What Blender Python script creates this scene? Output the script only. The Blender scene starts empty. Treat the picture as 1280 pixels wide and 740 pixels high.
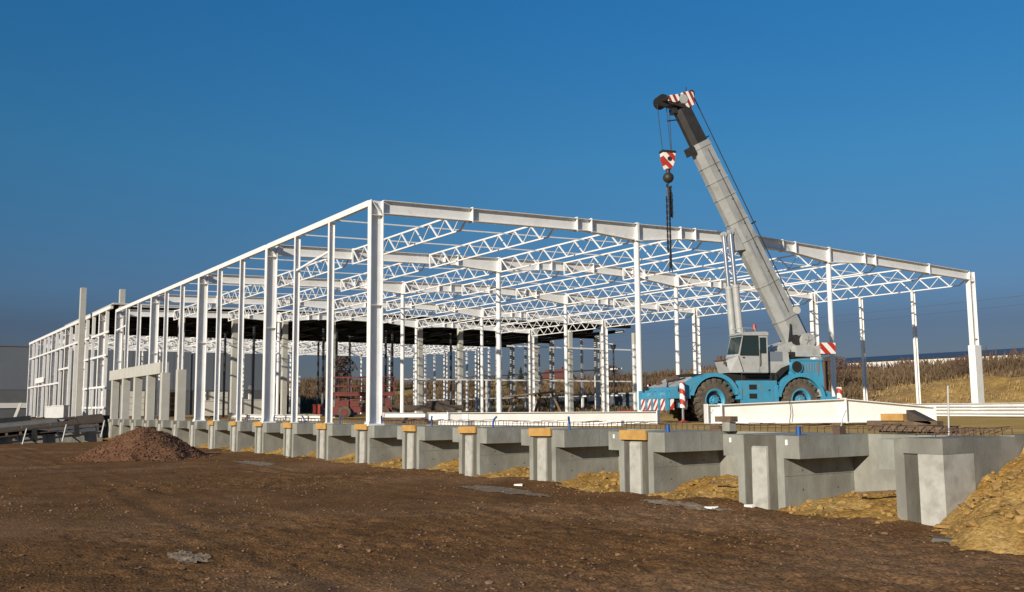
import bpy, bmesh, math, random
import numpy as np
from mathutils import Vector, Matrix
random.seed(7); np.random.seed(7)
R = math.radians
scene = bpy.context.scene
col = scene.collection
# ------------------------------------------------------------------ camera
CAM = Vector((34.085, -15.603, 0.5787))
pitch, roll, yaw = 0.1154, -0.0082, 0.5791
fw = Vector((-math.cos(yaw)*math.cos(pitch), math.sin(yaw)*math.cos(pitch), math.sin(pitch)))
rt = Vector((math.sin(yaw), math.cos(yaw), 0)); up = rt.cross(fw)
r2 = rt*math.cos(roll) + up*math.sin(roll); u2 = -rt*math.sin(roll) + up*math.cos(roll)
cd = bpy.data.cameras.new('camera'); cam = bpy.data.objects.new('camera', cd); col.objects.link(cam)
M4 = Matrix((r2, u2, -fw)).transposed().to_4x4(); M4.translation = CAM
cam.matrix_world = M4
cd.sensor_width = 36; cd.lens = 1208.26/1280*36; cd.clip_start = 0.1; cd.clip_end = 3000
scene.camera = cam
# ------------------------------------------------------------------ sky and sun
SUN_EL = 18.5
sx, sy = 0.397, -0.918
SUN_AZ = math.atan2(sx, sy)
w = bpy.data.worlds.new('World'); scene.world = w; w.use_nodes = True
nt = w.node_tree; nt.nodes.clear()
sky = nt.nodes.new('ShaderNodeTexSky'); sky.sky_type = 'NISHITA'; sky.sun_disc = False
sky.sun_elevation = R(SUN_EL); sky.sun_rotation = SUN_AZ
sky.altitude = 300; sky.air_density = 1.15; sky.dust_density = 0.25; sky.ozone_density = 4.0
hs = nt.nodes.new('ShaderNodeHueSaturation'); hs.inputs['Saturation'].default_value = 1.12
bg = nt.nodes.new('ShaderNodeBackground'); bg.inputs['Strength'].default_value = 0.085
wo = nt.nodes.new('ShaderNodeOutputWorld')
# the clear autumn sky of the picture: deeper blue overhead, a dull band of grey-blue haze low down all round the horizon
tcw = nt.nodes.new('ShaderNodeTexCoord'); sxyz = nt.nodes.new('ShaderNodeSeparateXYZ'); nt.links.new(tcw.outputs['Generated'], sxyz.inputs[0])
ramp = nt.nodes.new('ShaderNodeValToRGB'); nt.links.new(sxyz.outputs['Z'], ramp.inputs[0])
els = [(0.0, (.195, .215, .35)), (.08, (.24, .25, .37)), (.115, (.32, .385, .53)), (.156, (.34, .48, .61)), (.249, (.355, .68, .78)), (.39, (.30, .79, .97)), (.8, (.30, .79, .97))]
while len(ramp.color_ramp.elements) < len(els): ramp.color_ramp.elements.new(.5)
for e, (p_, c_) in zip(ramp.color_ramp.elements, els): e.position = p_; e.color = (*c_, 1)
mulw = nt.nodes.new('ShaderNodeMix'); mulw.data_type = 'RGBA'; mulw.blend_type = 'MULTIPLY'; mulw.inputs[0].default_value = 1
nt.links.new(sky.outputs[0], hs.inputs['Color']); nt.links.new(hs.outputs[0], mulw.inputs[6]); nt.links.new(ramp.outputs[0], mulw.inputs[7]); nt.links.new(mulw.outputs[2], bg.inputs[0]); nt.links.new(bg.outputs[0], wo.inputs[0])
sl = bpy.data.lights.new('sun', 'SUN'); sl.energy = 4.8; sl.angle = R(0.53); sl.color = (1.0, 0.90, 0.74)
so = bpy.data.objects.new('sun', sl); col.objects.link(so)
sd = Vector((sx*math.cos(R(SUN_EL)), sy*math.cos(R(SUN_EL)), math.sin(R(SUN_EL))))
so.rotation_euler = sd.to_track_quat('Z', 'Y').to_euler(); so.location = (0, -60, 60)
vs = scene.view_settings; vs.view_transform = 'Standard'; vs.look = 'None'; vs.exposure = 0.22; vs.gamma = 1; vs.use_curve_mapping = False
# ------------------------------------------------------------------ materials
MATS = {}
def mat(name, c, rough=.8, c2=None, scale=3.0, bump=0.0, bscale=30, metal=0.0, c3=None, s3=.6, streak=0, detail=6, spec=.5, contrast=(.35, .65), f3=(.5, .68), speck=0, sscale=45):
    """base colour with two layers of noise variation and a fine bump, object/world coordinates"""
    m = bpy.data.materials.new(name); m.use_nodes = True
    t = m.node_tree; b = t.nodes['Principled BSDF']; L = t.links.new
    b.inputs['Roughness'].default_value = rough; b.inputs['Metallic'].default_value = metal
    b.inputs['Specular IOR Level'].default_value = spec
    geo = t.nodes.new('ShaderNodeNewGeometry')
    b.inputs['Base Color'].default_value = (*c, 1)
    last = None
    if c2:
        n = t.nodes.new('ShaderNodeTexNoise'); n.inputs['Scale'].default_value = scale; n.inputs['Detail'].default_value = detail
        n.inputs['Roughness'].default_value = .62
        if streak:
            mp = t.nodes.new('ShaderNodeMapping'); mp.inputs['Scale'].default_value = (1, 1, streak); L(geo.outputs['Position'], mp.inputs[0]); L(mp.outputs[0], n.inputs['Vector'])
        else: L(geo.outputs['Position'], n.inputs['Vector'])
        r = t.nodes.new('ShaderNodeMapRange'); r.inputs[1].default_value = contrast[0]; r.inputs[2].default_value = contrast[1]
        L(n.outputs['Fac'], r.inputs[0])
        mx = t.nodes.new('ShaderNodeMix'); mx.data_type = 'RGBA'
        mx.inputs[6].default_value = (*c, 1); mx.inputs[7].default_value = (*c2, 1); L(r.outputs[0], mx.inputs[0]); last = mx.outputs[2]
    if c3:
        n = t.nodes.new('ShaderNodeTexNoise'); n.inputs['Scale'].default_value = s3; n.inputs['Detail'].default_value = 5
        L(geo.outputs['Position'], n.inputs['Vector'])
        r = t.nodes.new('ShaderNodeMapRange'); r.inputs[1].default_value = f3[0]; r.inputs[2].default_value = f3[1]; L(n.outputs['Fac'], r.inputs[0])
        mx = t.nodes.new('ShaderNodeMix'); mx.data_type = 'RGBA'
        if last: L(last, mx.inputs[6])
        else: mx.inputs[6].default_value = (*c, 1)
        mx.inputs[7].default_value = (*c3, 1); L(r.outputs[0], mx.inputs[0]); last = mx.outputs[2]
    if speck and last:                                # fine grain: crumbs and grit lighter and darker than the soil
        n = t.nodes.new('ShaderNodeTexNoise'); n.inputs['Scale'].default_value = sscale; n.inputs['Detail'].default_value = 3; n.inputs['Roughness'].default_value = .7
        L(geo.outputs['Position'], n.inputs['Vector'])
        r = t.nodes.new('ShaderNodeMapRange'); r.inputs[1].default_value = .3; r.inputs[2].default_value = .7; r.inputs[3].default_value = 1-speck; r.inputs[4].default_value = 1+speck; L(n.outputs['Fac'], r.inputs[0])
        mx = t.nodes.new('ShaderNodeVectorMath'); mx.operation = 'SCALE'; L(last, mx.inputs[0]); L(r.outputs[0], mx.inputs['Scale']); last = mx.outputs[0]
    if last: L(last, b.inputs['Base Color'])
    if bump:
        n = t.nodes.new('ShaderNodeTexNoise'); n.inputs['Scale'].default_value = bscale; n.inputs['Detail'].default_value = 5
        L(geo.outputs['Position'], n.inputs['Vector'])
        bp = t.nodes.new('ShaderNodeBump'); bp.inputs['Strength'].default_value = 1; bp.inputs['Distance'].default_value = bump
        L(n.outputs['Fac'], bp.inputs['Height']); L(bp.outputs[0], b.inputs['Normal'])
    MATS[name] = m
    return m
def stripes(name, ca, cb, k, off=0.0, ax=(1, 0, 1)):
    m = bpy.data.materials.new(name); m.use_nodes = True; t = m.node_tree; b = t.nodes['Principled BSDF']; L = t.links.new
    b.inputs['Roughness'].default_value = .5
    tc = t.nodes.new('ShaderNodeTexCoord'); d = t.nodes.new('ShaderNodeVectorMath'); d.operation = 'DOT_PRODUCT'
    d.inputs[1].default_value = ax; L(tc.outputs['Object'], d.inputs[0])
    mu = t.nodes.new('ShaderNodeMath'); mu.operation = 'MULTIPLY_ADD'; mu.inputs[1].default_value = k; mu.inputs[2].default_value = off; L(d.outputs['Value'], mu.inputs[0])
    fr = t.nodes.new('ShaderNodeMath'); fr.operation = 'FRACT'; L(mu.outputs[0], fr.inputs[0])
    gt = t.nodes.new('ShaderNodeMath'); gt.operation = 'GREATER_THAN'; gt.inputs[1].default_value = .5; L(fr.outputs[0], gt.inputs[0])
    mx = t.nodes.new('ShaderNodeMix'); mx.data_type = 'RGBA'; mx.inputs[6].default_value = (*ca, 1); mx.inputs[7].default_value = (*cb, 1)
    L(gt.outputs[0], mx.inputs[0]); L(mx.outputs[2], b.inputs['Base Color']); MATS[name] = m
mat('steel_white', (.79, .79, .785), .45, (.72, .715, .70), 1.2, c3=(.64, .62, .585), s3=2.5, f3=(.58, .8))
mat('steel_grey', (.55, .55, .54), .5, (.48, .48, .47), 1.5)
mat('concrete', (.30, .30, .265), .9, (.225, .222, .195), 3.2, bump=.006, bscale=18, c3=(.20, .195, .17), s3=.9, streak=.45, spec=.2)
mat('concrete_wall', (.21, .205, .18), .9, (.15, .145, .125), 1.6, bump=.006, bscale=20, c3=(.26, .25, .22), s3=1.2, streak=.25, spec=.2)
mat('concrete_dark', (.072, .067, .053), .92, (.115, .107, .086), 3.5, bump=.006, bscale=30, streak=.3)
mat('concrete_light', (.44, .43, .385), .85, (.36, .35, .31), 5.0, bump=.004, bscale=40, c3=(.29, .28, .25), s3=3.0)
mat('precast', (.46, .45, .40), .85, (.40, .39, .35), 1.5, bump=.003, bscale=30)
mat('dirt', (.188, .098, .041), 1, (.118, .060, .025), .55, bump=.022, bscale=26, speck=.55, sscale=16, c3=(.235, .135, .070), s3=.16, contrast=(.3, .7), spec=.05, detail=9)
mat('stone', (.16, .088, .042), .95, (.22, .13, .075), .9, bump=.01, bscale=40)
mat('mound_dirt', (.118, .052, .023), 1, (.16, .075, .035), 3.0, bump=.05, bscale=12)
mat('gravel', (.255, .20, .145), .95, (.17, .125, .085), 5.0, bump=.008, bscale=50, spec=.1)
mat('clay', (.36, .215, .062), 1, (.25, .14, .04), 1.6, speck=.4, sscale=14, bump=.04, bscale=12, c3=(.41, .265, .095), s3=.7, spec=.05)
mat('clay_lump', (.38, .235, .075), 1, (.26, .15, .045), .9, bump=.02, bscale=20)
mat('pad', (.52, .335, .105), 1, (.40, .25, .08), .6, bump=.03, bscale=9, c3=(.55, .38, .15), s3=.2, spec=.05)
mat('field', (.40, .26, .085), 1, (.27, .165, .055), .35, speck=.35, sscale=3, bump=.10, bscale=2.5, c3=(.24, .155, .075), s3=.09, f3=(.5, .66), spec=.1)
mat('grass_dry', (.42, .29, .12), .95, (.24, .16, .07), .5)
mat('brush', (.085, .052, .028), .95, (.14, .092, .048), .3)
mat('brush_pale', (.24, .165, .075), .95, (.16, .11, .06), .3)
mat('twig', (.09, .055, .04), .95, (.13, .075, .05), .4)
mat('evergreen', (.03, .035, .025), .9, (.05, .05, .03), .5)
mat('timber', (.52, .30, .085), .75, (.40, .22, .06), 5, bump=.003, bscale=30)
mat('timber_old', (.17, .115, .07), .9, (.10, .065, .04), 5, bump=.004, bscale=30)
mat('rust', (.13, .075, .05), .85, (.07, .045, .035), 20)
mat('blue_plastic', (.012, .075, .26), .5)
mat('crane_blue', (.055, .30, .47), .5, (.045, .25, .40), 1.3, c3=(.17, .22, .22), s3=3.2, f3=(.54, .80), bump=.002, bscale=6)
mat('crane_grey', (.41, .42, .415), .5, (.345, .35, .34), 2.2, bump=.002, bscale=5, c3=(.28, .28, .265), s3=2.5, f3=(.55, .8))
mat('boom_grey', (.325, .335, .335), .5, (.27, .275, .27), 1.6, bump=.003, bscale=4, c3=(.21, .205, .19), s3=2.0, f3=(.52, .8))
mat('crane_panel', (.16, .19, .23), .5)
mat('black_metal', (.018, .017, .016), .55, (.03, .028, .026), 4)
mat('matt_black', (.012, .011, .010), .8)  # plain near-black, also stands for the shade inside openings
mat('tyre', (.055, .047, .038), .95, (.125, .10, .072), 2.5, bump=.006, bscale=30)
mat('chrome', (.72, .74, .78), .22, metal=.9)
mat('red_paint', (.33, .045, .03), .6, (.22, .035, .025), 3)
mat('lift_red', (.18, .033, .026), .65, (.11, .024, .02), 2.5)
mat('white_paint', (.78, .77, .74), .6)
mat('beacon', (.35, .03, .02), .3)
mat('glass', (.02, .035, .035), .07, spec=.8)
mat('cladding', (.125, .142, .165), .6, (.115, .13, .152), .3)
mat('cladding_low', (.10, .105, .11), .7, (.08, .085, .09), .5)
mat('cladding_white', (.62, .61, .58), .6)
mat('roof_blue', (.018, .04, .085), .5)
mat('roof_red', (.13, .04, .03), .8)
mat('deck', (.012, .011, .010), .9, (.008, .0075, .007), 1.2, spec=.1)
mat('deck_edge', (.50, .50, .49), .6)
mat('tarp', (.02, .021, .024), .5, (.035, .035, .038), 2)
mat('sheet_white', (.50, .48, .44), .6)
mat('formwork', (.045, .035, .028), .8, (.07, .05, .035), 3)
mat('formwork_grey', (.12, .125, .12), .7, (.09, .09, .09), 1.5)
mat('wire', (.10, .10, .11), .6)
mat('container_and_shade', (.10, .12, .145), .6, (.085, .10, .12), .8)  # container paint; on posts under the deck it stands for shade
stripes('hazard', (.78, .75, .70), (.42, .035, .02), 3.4, ax=(0, .75, .75))
stripes('hazard_side', (.78, .75, .70), (.42, .035, .02), 2.4, ax=(.7, 0, .7))
stripes('hazard_post', (.78, .75, .70), (.42, .035, .02), 2.6, ax=(.9, .5, .9))
stripes('hazard_head', (.75, .72, .66), (.25, .03, .02), 4.2, ax=(.8, 0, .4))
stripes('hazard_small', (.78, .75, .70), (.42, .035, .02), 3.0, ax=(.85, 0, -.6))
# ------------------------------------------------------------------ mesh building
class MB:
    def __init__(s): s.v = []; s.f = []; s.sm = []
    def add(s, vs, fs, smooth=False):
        o = len(s.v); s.v += [tuple(q) for q in vs]
        for f in fs: s.f.append(tuple(i+o for i in f)); s.sm.append(smooth)
        return s
    def hexa(s, b, t):           # two quads (ccw seen from above) -> solid
        return s.add(list(b)+list(t), [(3, 2, 1, 0), (4, 5, 6, 7), (0, 1, 5, 4), (1, 2, 6, 5), (2, 3, 7, 6), (3, 0, 4, 7)])
    def box(s, x0, x1, y0, y1, z0, z1):
        return s.hexa([(x0, y0, z0), (x1, y0, z0), (x1, y1, z0), (x0, y1, z0)], [(x0, y0, z1), (x1, y0, z1), (x1, y1, z1), (x0, y1, z1)])
    def bar(s, p, q, wx, wz, upv=(0, 0, 1)):   # rectangular bar; wx across, wz along up
        p = Vector(p); q = Vector(q); d = (q-p).normalized(); upv = Vector(upv)
        x = d.cross(upv)
        if x.length < 1e-4: x = d.cross(Vector((1, 0, 0)))
        x.normalize(); z = x.cross(d)
        a = x*wx/2; c = z*wz/2
        return s.hexa([p-a-c, p+a-c, q+a-c, q-a-c], [p-a+c, p+a+c, q+a+c, q-a+c])
    def cyl(s, p, q, r0, r1=None, n=16, caps=True):
        r1 = r0 if r1 is None else r1
        p = Vector(p); q = Vector(q); d = (q-p).normalized()
        x = d.orthogonal().normalized(); y = d.cross(x)
        A = [p+(x*math.cos(2*math.pi*i/n)+y*math.sin(2*math.pi*i/n))*r0 for i in range(n)]
        B = [q+(x*math.cos(2*math.pi*i/n)+y*math.sin(2*math.pi*i/n))*r1 for i in range(n)]
        s.add(A+B, [(i, (i+1) % n, n+(i+1) % n, n+i) for i in range(n)], True)
        if caps: s.add(A, [tuple(range(n-1, -1, -1))]); s.add(B, [tuple(range(n))])
        return s
    def tube(s, pts, r, n=8):
        for a, b in zip(pts, pts[1:]): s.cyl(a, b, r, n=n)
        return s
    def prism(s, poly, y0, y1, axis='y'):      # polygon in (x,z) pushed along y
        n = len(poly)
        A = [(x, y0, z) for x, z in poly]; B = [(x, y1, z) for x, z in poly]
        ar = sum(poly[i][0]*poly[(i+1) % n][1]-poly[(i+1) % n][0]*poly[i][1] for i in range(n))
        fs = [tuple(range(n)), tuple(range(2*n-1, n-1, -1))]+[((i+1) % n, i, n+i, n+(i+1) % n) for i in range(n)]
        if ar < 0: fs = [tuple(reversed(f)) for f in fs]
        return s.add(A+B, fs)
    def ibeam(s, p, q, depth, width, upv=(0, 0, 1), tf=.022, tw=.014, depth2=None):
        """I section from p to q along its top line; depth may change towards q"""
        p = Vector(p); q = Vector(q); d = (q-p).normalized(); upv = Vector(upv); x = d.cross(upv).normalized(); z = x.cross(d)
        D0, D1 = depth, depth2 or depth
        def sl(a, b0, b1, wd):   # slab between offsets below top
            h = x*wd/2
            s.hexa([p-h-z*b0, p+h-z*b0, q+h-z*b1, q-h-z*b1], [p-h-z*a[0], p+h-z*a[0], q+h-z*a[1], q-h-z*a[1]])
        sl((0, 0), tf, tf, width); sl((D0-tf, D1-tf), D0, D1, width); sl((tf, tf), D0-tf, D1-tf, tw)
        return s
    def mesh(s, name, m):
        me = bpy.data.meshes.new(name); me.from_pydata([tuple(v) for v in s.v], [], s.f)
        me.polygons.foreach_set('use_smooth', s.sm)
        if m: me.materials.append(MATS[m] if isinstance(m, str) else m)
        me.update(); return me
    def build(s, name, m, parent=None, loc=None, bevel=0):
        me = s.mesh(name, m)
        o = bpy.data.objects.new(name, me); col.objects.link(o)
        if parent: o.parent = parent
        if loc: o.location = loc
        return o
def inst(name, me, parent=None, loc=(0, 0, 0), rz=0.0):
    o = bpy.data.objects.new(name, me); col.objects.link(o); o.parent = parent; o.location = loc; o.rotation_euler = (0, 0, rz); return o
def tag(o, label=None, cat=None, group=None, kind=None):
    if label: o['label'] = label
    if cat: o['category'] = cat
    if group: o['group'] = group
    if kind: o['kind'] = kind
    return o
def empty(name, loc=(0, 0, 0), rz=0.0):
    o = bpy.data.objects.new(name, None); col.objects.link(o); o.location = loc; o.rotation_euler = (0, 0, rz); o.empty_display_size = .3; return o
# value noise on numpy arrays
_tab = np.random.RandomState(3).rand(512, 512)
def vnoise(x, y):
    xi = np.floor(x).astype(int); yi = np.floor(y).astype(int); fx = x-xi; fy = y-yi
    fx = fx*fx*(3-2*fx); fy = fy*fy*(3-2*fy)
    g = lambda a, b: _tab[a % 512, b % 512]
    return (g(xi, yi)*(1-fx)+g(xi+1, yi)*fx)*(1-fy)+(g(xi, yi+1)*(1-fx)+g(xi+1, yi+1)*fx)*fy-.5
def fbm(x, y, o=4):
    t = 0; a = 1
    for i in range(o): t = t+a*vnoise(x*2**i+17*i, y*2**i+31*i); a *= .5
    return t
def sstep(a, b, x):
    t = np.clip((x-a)/(b-a), 0, 1); return t*t*(3-2*t)
def heightfield(name, xs, ys, hf, m, kind='structure', parent=None, keep=None):
    X, Y = np.meshgrid(xs, ys, indexing='ij'); Z = hf(X, Y)
    nx, ny = X.shape
    V = np.stack([X, Y, Z], -1).reshape(-1, 3)
    i = np.arange(nx*ny).reshape(nx, ny)
    F = np.stack([i[:-1, :-1], i[1:, :-1], i[1:, 1:], i[:-1, 1:]], -1).reshape(-1, 4)
    if keep is not None:
        k = keep(X, Y); kk = (k[:-1, :-1] | k[1:, :-1] | k[1:, 1:] | k[:-1, 1:]).reshape(-1); F = F[kk]
        used = np.unique(F); remap = -np.ones(nx*ny, int); remap[used] = np.arange(len(used)); F = remap[F]; V = V[used]
    me = bpy.data.meshes.new(name); me.from_pydata(V.tolist(), [], F.tolist()); me.polygons.foreach_set('use_smooth', [True]*len(F))
    me.materials.append(MATS[m]); me.update()
    o = bpy.data.objects.new(name, me); col.objects.link(o)
    if kind: o['kind'] = kind
    return o
def spaced(segs):
    out = []
    for a, b, st in segs: out.append(np.linspace(a, b, max(2, int(round((b-a)/st))+1))[:-1])
    return np.concatenate(out+[np.array([segs[-1][1]])])
_ico = bmesh.new(); bmesh.ops.create_icosphere(_ico, subdivisions=1, radius=1)
ICO_V = np.array([v.co[:] for v in _ico.verts]); ICO_F = np.array([[v.index for v in f.verts] for f in _ico.faces])
def stones(name, pts, sizes, m, flat=.6, parent=None, rs=1):
    """a scatter of irregular lumps as one mesh"""
    rng = np.random.RandomState(rs); n = len(pts); nv = len(ICO_V)
    V = ICO_V[None]*(1+rng.uniform(-.35, .35, (n, nv, 1)))
    V = V*rng.uniform(.6, 1.3, (n, 1, 3)); V[..., 2] *= flat
    a = rng.uniform(0, 6.28, n); c, s_ = np.cos(a)[:, None], np.sin(a)[:, None]
    x = V[..., 0]*c-V[..., 1]*s_; y = V[..., 0]*s_+V[..., 1]*c
    V = np.stack([x, y, V[..., 2]], -1)*np.asarray(sizes)[:, None, None]+np.asarray(pts)[:, None, :]
    F = (ICO_F[None]+np.arange(n)[:, None, None]*nv).reshape(-1, 3)
    me = bpy.data.meshes.new(name); me.from_pydata(V.reshape(-1, 3).tolist(), [], F.tolist()); me.materials.append(MATS[m]); me.update()
    o = bpy.data.objects.new(name, me); col.objects.link(o); o['kind'] = 'stuff'
    if parent: o.parent = parent
    return o
# ================================================================== ground
YZ = -1.54                                   # yard level (slab top is 0)
def yard_h(X, Y):
    z = YZ + .10*fbm(X*.12, Y*.12, 3) + .028*fbm(X*.7+5, Y*.7, 3) + .022*fbm(X*2.6, Y*2.6+9, 3)
    # churned, rutted patches close to the camera
    rough = sstep(.0, .35, fbm(X*.16+40, Y*.16+3, 2)+.12)
    z = z + (.012+rough*.05)*fbm(X*6.5, Y*6.5, 3)
    # wheel ruts sweeping past the dock
    for o in (-3.1, -5.0, -8.2, -10.1):
        d = Y-(o+.9*np.sin(X*.09+o)+.02*(X-10)); z = z-.022*np.exp(-(d/.25)**2)*(.6+.9*vnoise(X*.8, Y*0+o)) + .010*np.exp(-((np.abs(d)-.42)/.16)**2)
    # low crumbs of earth banked against the piers
    z = z + (.03+.10*fbm(X*.9, Y*.9+70, 3))*sstep(-1.7, .1, Y)*(X < 24.5)
    # the far left falls a little
    z = z - .25*sstep(-18, -50, X)
    return z
xs = spaced([(-160, -60, 4), (-60, -20, .8), (-20, 0, .3), (0, 12, .14), (12, 30, .09), (30, 70, 2)])
ys = spaced([(-160, -40, 6), (-40, -16, .6), (-16, -13, .2), (-13, 2.3, .085)])
heightfield('ground', xs, ys, yard_h, 'dirt')
def sample(h, x, y): return h(np.asarray(x, float), np.asarray(y, float))
rng = np.random.RandomState(11)
N = 9000
px = rng.uniform(4, 28, N); py = rng.uniform(-15, .2, N)
px2 = rng.uniform(-30, 8, 3500); py2 = rng.uniform(-16, -.2, 3500)
px = np.concatenate([px, px2]); py = np.concatenate([py, py2])
dens = fbm(px*.35, py*.35, 3)+rng.uniform(-.25, .35, len(px)); k = dens > .12; px, py = px[k], py[k]
sz = .009+.022*rng.rand(len(px))**3+(rng.rand(len(px)) < .012)*.025
stones('loose_stones', np.stack([px, py, sample(yard_h, px, py)+sz*.25], -1), sz, 'stone', rs=2)
# grey gravel left where water stood
for i, (cx, cy, rx, ry, lab) in enumerate([(19.6, -11.7, .8, .30, 'flat patch of pale grey gravel alone in the open brown yard'),
        (12.9, -2.1, 2.3, .55, 'grey gravel strip on the brown ground before the dock piers, small white scraps beside it'),
        (18.2, -.95, 1.5, .32, 'grey gravel patch at the foot of the last open dock bays'),
        (-4.2, -2.9, 2.6, .7, 'heap of grey gravel beside the reddish soil mound')]):
    a = np.linspace(-1, 1, 40); A, B = np.meshgrid(a, a, indexing='ij')
    nz = fbm(A*2+i*7, B*2+3, 3)
    inside = (A**2+B**2) < (.62+.75*nz)
    XX = cx+A*rx; YY = cy+B*ry
    o = heightfield('gravel_patch', cx+a*rx, cy+a*ry, lambda X, Y: yard_h(X, Y)+.012+.01*vnoise(X*14, Y*14), 'gravel', kind='structure', keep=lambda X, Y, I=inside: I)
    kp = rng.rand(70, 2)*2-1; kp = kp[(kp**2).sum(1) < .8]
    gx, gy = cx+kp[:, 0]*rx, cy+kp[:, 1]*ry
    stones('gravel_stones', np.stack([gx, gy, sample(yard_h, gx, gy)+.02], -1), rng.uniform(.01, .022, len(gx)), 'gravel', rs=i+5)
# reddish soil mound
def mound_h(X, Y):
    dx, dy = X+13.3, Y+5.1
    r = np.sqrt((dx/3.3)**2+(dy/3.0)**2)+.10*fbm(X*.55, Y*.55, 3)
    h = 1.52*np.clip(1-r, -.2, 1)**.92 if False else 1.62*np.clip(1-r, -.3, 1)
    h = np.where(h > 1.12, 1.12+(h-1.12)*.45, h)
    return YZ-.08+h+.16*fbm(X*1.6, Y*1.6, 4)*(h > .02)
m = heightfield('soil_mound', spaced([(-18.5, -8.5, .09)]), spaced([(-10, -.6, .09)]), mound_h, 'mound_dirt', kind=None, keep=lambda X, Y: mound_h(X, Y) > YZ-.35)
tag(m, 'reddish brown soil mound dumped on the yard before the dock', 'soil mound')
a = rng.uniform(0, 6.28, 5200); rr = rng.rand(5200)**.5*1.02
mx, my = -13.4+3.5*rr*np.cos(a), -5.2+3.25*rr*np.sin(a)
st = stones('lump', np.stack([mx, my, np.maximum(sample(mound_h, mx, my), sample(yard_h, mx, my))+.02], -1), .014+.05*rng.rand(5200)**3.5, 'mound_dirt', flat=.75, parent=m, rs=9)
# building pad and the land behind, one sheet to the horizon
def land_h(X, Y):
    d = np.sqrt(np.maximum(Y-46, 0)**2 + np.maximum(-116-X, 0)**2*.6)
    near = sstep(-36, -22, X)                                # steep clay bank behind the right end
    h = -.09+.03*fbm(X*.5, Y*.5, 3)
    h = h + near*(3.5*sstep(20, 35, d+2.5*fbm(X*.15, Y*.15, 3))+.5*fbm(X*.3, Y*.3, 4)*sstep(18, 26, d)) + near*2.6*sstep(36, 90, d)
    h = h + (1-near)*(1.2*sstep(2, 22, d)+5.2*sstep(16, 75, d)+1.6*fbm(X*.03, Y*.03, 3)*sstep(10, 60, d))
    h = h + 2.5*sstep(70, 320, d) + .22*fbm(X*.35, Y*.35, 4)*sstep(1, 8, d)
    # spoil left inside the right wall line
    h = h + .95*np.exp(-(((X+8)/7.0)**2+((Y-37.3)/2.0)**2))*(1+.35*fbm(X*.9, Y*.9, 3))
    return h
xs = spaced([(-900, -300, 40), (-300, -120, 5), (-120, -40, 2), (-40, 23.9, .5), (23.9, 60, 3), (60, 400, 30)])
xs = xs[xs < 23.95]; xs[-1] = 23.75
heightfield('terrain', xs, spaced([(2.46, 20, .5), (20, 36, .8), (36, 86, .45), (86, 140, 2), (140, 300, 6), (300, 1200, 60)]), land_h, 'field')
heightfield('building_pad', spaced([(-112, -20, 3), (-20, 23.7, .3)]), spaced([(2.47, 44, .4)]), lambda X, Y: land_h(X, Y)+.012, 'pad')
def bank_h(X, Y):
    toe = -.55-1.55*sstep(24.0, 25.5, X)+.10*np.clip(X-25.5, 0, 9)
    t = (Y-toe+.30*fbm(X*.6, Y*.6+8, 3))/3.3
    z = YZ-.02 + 1.42*np.clip(t, -.3, 1) + .02*np.clip(X-24.6, 0, 8)*np.clip(t, 0, 1)
    z = z + .24*fbm(X*1.3, Y*1.3, 4)*np.clip(t*2, 0, 1) + .11*fbm(X*4, Y*4, 3)*np.clip(t*3, 0, 1)
    d = np.maximum(Y-46, 0)
    z = z + 3.5*sstep(20, 35, d)+2.6*sstep(36, 90, d)+2.5*sstep(70, 320, d)
    return np.where(Y > 8, np.maximum(z, -.2), z)
heightfield('clay_bank', spaced([(23.97, 34, .1), (34, 400, 12)]), spaced([(-5, 8, .1), (8, 60, 1), (60, 400, 20)]), bank_h, 'clay')
n = 420
bx, by = rng.uniform(24.05, 31, n), rng.uniform(-3, 5.5, n); bz = sample(bank_h, bx, by); k = bz > YZ-.02
stones('clay_lumps', np.stack([bx, by, bz+.03], -1)[k], (.05+.17*rng.rand(n)**2.2)[k], 'clay_lump', flat=.5, rs=4)
n = 2500
bx, by = rng.uniform(24.0, 31, n), rng.uniform(-3.2, 5.5, n); bz = sample(bank_h, bx, by); k = bz > YZ-.06
stones('clay_crumbs', np.stack([bx, by, bz+.01], -1)[k], (.02+.03*rng.rand(n))[k], 'clay_lump', flat=.6, rs=14)
# ================================================================== dock foundation
dock = empty('concrete_foundation', (0, 1, YZ))
dock.location = (0, 0, 0)
tag(dock, 'long grey concrete dock foundation with T-shaped piers and open bays', 'foundation')
ZB, ZT, ZC = -2.0, -.03, -.49
P = MB().box(-.64, .64, .3, 2.2, ZB, ZC).box(-.64, -.45, 0, .3, ZB, ZC).box(.45, .64, 0, .3, ZB, ZC)
pier_me = P.mesh('pier', 'concrete')
K = MB().box(-1.05, 1.05, .3, 2.2, ZC, ZT).box(-1.05, -.45, 0, .3, ZC, ZT).box(.45, 1.05, 0, .3, ZC, ZT)
cap_me = K.mesh('cap', 'concrete')
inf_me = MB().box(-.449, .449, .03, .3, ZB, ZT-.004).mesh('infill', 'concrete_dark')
pil_me = MB().hexa([(-.22, -.035, ZB), (.20, -.035, ZB), (.20, .03, ZB), (-.22, .03, ZB)], [(-.21, -.02, -.29), (.19, -.02, -.29), (.20, .03, -.26), (-.22, .03, -.26)]).mesh('pilaster', 'concrete_light')
board_me = MB().box(-.55, .5, -.085, -.03, -.21, .015).mesh('timber_board', 'timber')
tie_me = MB().cyl((-.01, 0, 0), (.003, 0, 0), .022, n=10).mesh('tie_hole', 'concrete_dark')
joint_me = MB().box(.638, .645, .02, 2.19, -.86, -.852).box(1.048, 1.054, 1.18, 1.187, ZC+.004, ZT-.004).mesh('form_joint', 'concrete_wall')
bay_names = {}
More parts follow.
